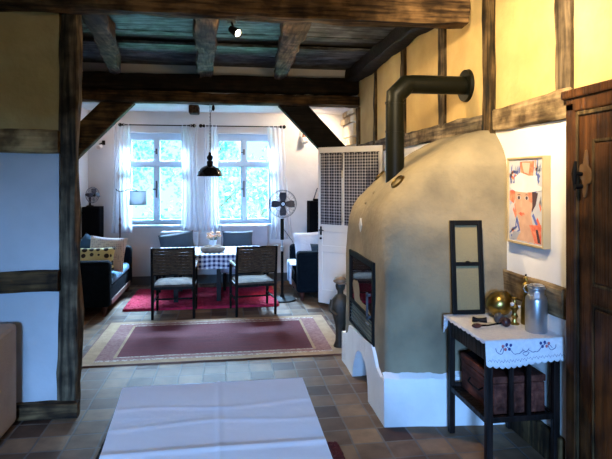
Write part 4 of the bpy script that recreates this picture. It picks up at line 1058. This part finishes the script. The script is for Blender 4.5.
# ================================================================== CURTAINS
def rod(x0, x1, label):
    t = thing('curtain_rod', label, 'curtain rod', ((x0 + x1) / 2, YB - .10, 2.235), 0, 'curtain rods')
    a = (x1 - x0) / 2
    f = MB(); f.cyl((-a, 0, 0), (a, 0, 0), .008, n=10); f.build('rod', black_metal, t, smooth=True)
    for s_ in (-1, 1):
        f = MB(); f.sph((s_ * (a + .05), 0, 0), .026, n=8); f.sph((s_ * (a + .005), 0, 0), .022, n=8); f.cyl((s_ * a, 0, 0), (s_ * (a + .05), 0, 0), .007, n=8); f.build('finial', black_metal, t, smooth=True)
        f = MB(); f.cyl((s_ * (a - .04), 0, 0), (s_ * (a - .04), .10, -.01), .006, n=8); f.build('bracket', black_metal, t)
rod(-1.42, -.52, 'black curtain rod above the left window'); rod(-.33, .75, 'black curtain rod above the right window')
def curtain(x0, x1, zb, label, x2=None, folds=4, ph=0):
    t = thing('sheer_curtain', label, 'curtain', ((x0 + x1) / 2, YB - .10, 0), 0, 'sheer white curtains')
    a = (x1 - x0) / 2; x2 = x2 or 0
    f = MB()
    def fn(u, v):
        z = 2.25 + (zb - 2.25) * v; fl = 1 + .25 * v
        return ((2 * u - 1) * a * fl * (1 - .15 * math.sin(v * PI)) + x2 * v, .028 * math.sin(u * folds * 2 * PI + ph) * (.35 + .65 * v) + .01, z)
    f.grid(fn, 70, 24); f.build('curtain_fabric', curt_m, t, smooth=True)
    for k in range(4):
        x = -a + 2 * a * (k + .5) / 4
        f = MB(); f.tube([(x, .022 * math.cos(q * PI / 6), .0 + 2.235 + .022 * math.sin(q * PI / 6)) for q in range(12)], .004, 5, None, True, True); f.build('curtain_loop', pil_white, t)
curtain(-1.56, -1.33, .74, 'sheer white curtain left of the left window', 0)
curtain(-.66, -.43, .72, 'sheer white curtain right of the left window, behind pendant lamp', .03, ph=1)
curtain(-.34, -.14, .74, 'sheer white curtain left of the right window, behind pendant lamp', 0, ph=2)
curtain(.55, .80, .62, 'sheer white curtain right of the right window, behind the fan', .10, ph=.5)

# ================================================================== STATUE
t = thing('garden_statue', 'dark weathered figure statue with flat cap at far corner of stove', 'statue', (.985, 4.60, 0))
f = MB()
f.lathe([(.06, 0), (.062, .02), (.045, .06), (.042, .16), (.05, .22), (.075, .30), (.085, .36), (.08, .42), (.05, .46), (.028, .475), (.027, .50), (.040, .52), (.045, .55), (.036, .58), (.001, .595)], 20, None, (0, 0, 0), Matrix.Diagonal((1, .8, 1, 1)))
f.tube([(-.07, 0, .42), (-.095, -.03, .34), (-.05, -.07, .30)], [.024, .020, .016], 10); f.tube([(.07, 0, .42), (.095, -.03, .34), (.05, -.07, .30)], [.024, .020, .016], 10)
f.sph((-.0, -.045, .545), .010, n=6)
f.build('statue_body', statue_m, t, smooth=True)
f = MB(); f.lathe([(.048, .572), (.060, .585), (.058, .605), (.040, .622), (.001, .627)], 20, None, (-.004, 0, 0)); f.box(-.035, .035, -.085, -.03, .572, .582); f.build('flat_cap', statue_cap, t, smooth=True)

# ================================================================== OUTSIDE
st(MB().box(-9, 9, 8.1, 24, -.35, -.25).build('ground', lawn_m))
def tree(label, x, y, h_, r_, n, seed, tz0=.8):
    t = thing('tree', label, 'tree', (x, y, -.25), 0, 'trees outside the windows')
    rn = random.Random(seed)
    f = MB(); f.tube([(0, 0, 0), (.05, 0, h_ * .3), (-.05, 0, h_ * .7)], [.10, .08, .04], 8)
    for k in range(7):
        a = rn.random() * 6.28; z = h_ * (.25 + .5 * rn.random()); f.tube([(0, 0, z), (.5 * r_ * math.cos(a), .5 * r_ * math.sin(a), z + .35), (.8 * r_ * math.cos(a), .8 * r_ * math.sin(a), z + .6)], [.03, .02, .008], 5)
    f.build('trunk', bark_m, t)
    f = MB()
    cl = [(rn.gauss(0, r_ * .45), rn.gauss(0, r_ * .3), tz0 + (h_ - tz0) * rn.random()) for _ in range(26)]
    for k in range(n):
        c = rn.choice(cl); p = Vector((c[0] + rn.gauss(0, .2), c[1] + rn.gauss(0, .2), c[2] + rn.gauss(0, .2)))
        d1 = Vector((rn.gauss(0, 1), rn.gauss(0, 1), rn.gauss(0, 1))).normalized(); d2 = d1.cross(Vector((rn.gauss(0, 1), rn.gauss(0, 1), rn.gauss(0, 1)))).normalized()
        s_ = .035 + .03 * rn.random()
        f.add([p - d1 * s_, p + d2 * s_ * .5, p + d1 * s_, p - d2 * s_ * .5], [(0, 1, 2, 3)])
    f.build('foliage', leaf_m, t)
tree('leafy tree seen through the left window', -2.35, 11.4, 3.6, 1.0, 3200, 1)
tree('leafy tree seen through left half of the right window', -.35, 11.6, 3.3, .8, 2600, 2)
tree('low bushy tree at the bottom of the right window', .65, 11.0, 2.0, .7, 1500, 3, .3)
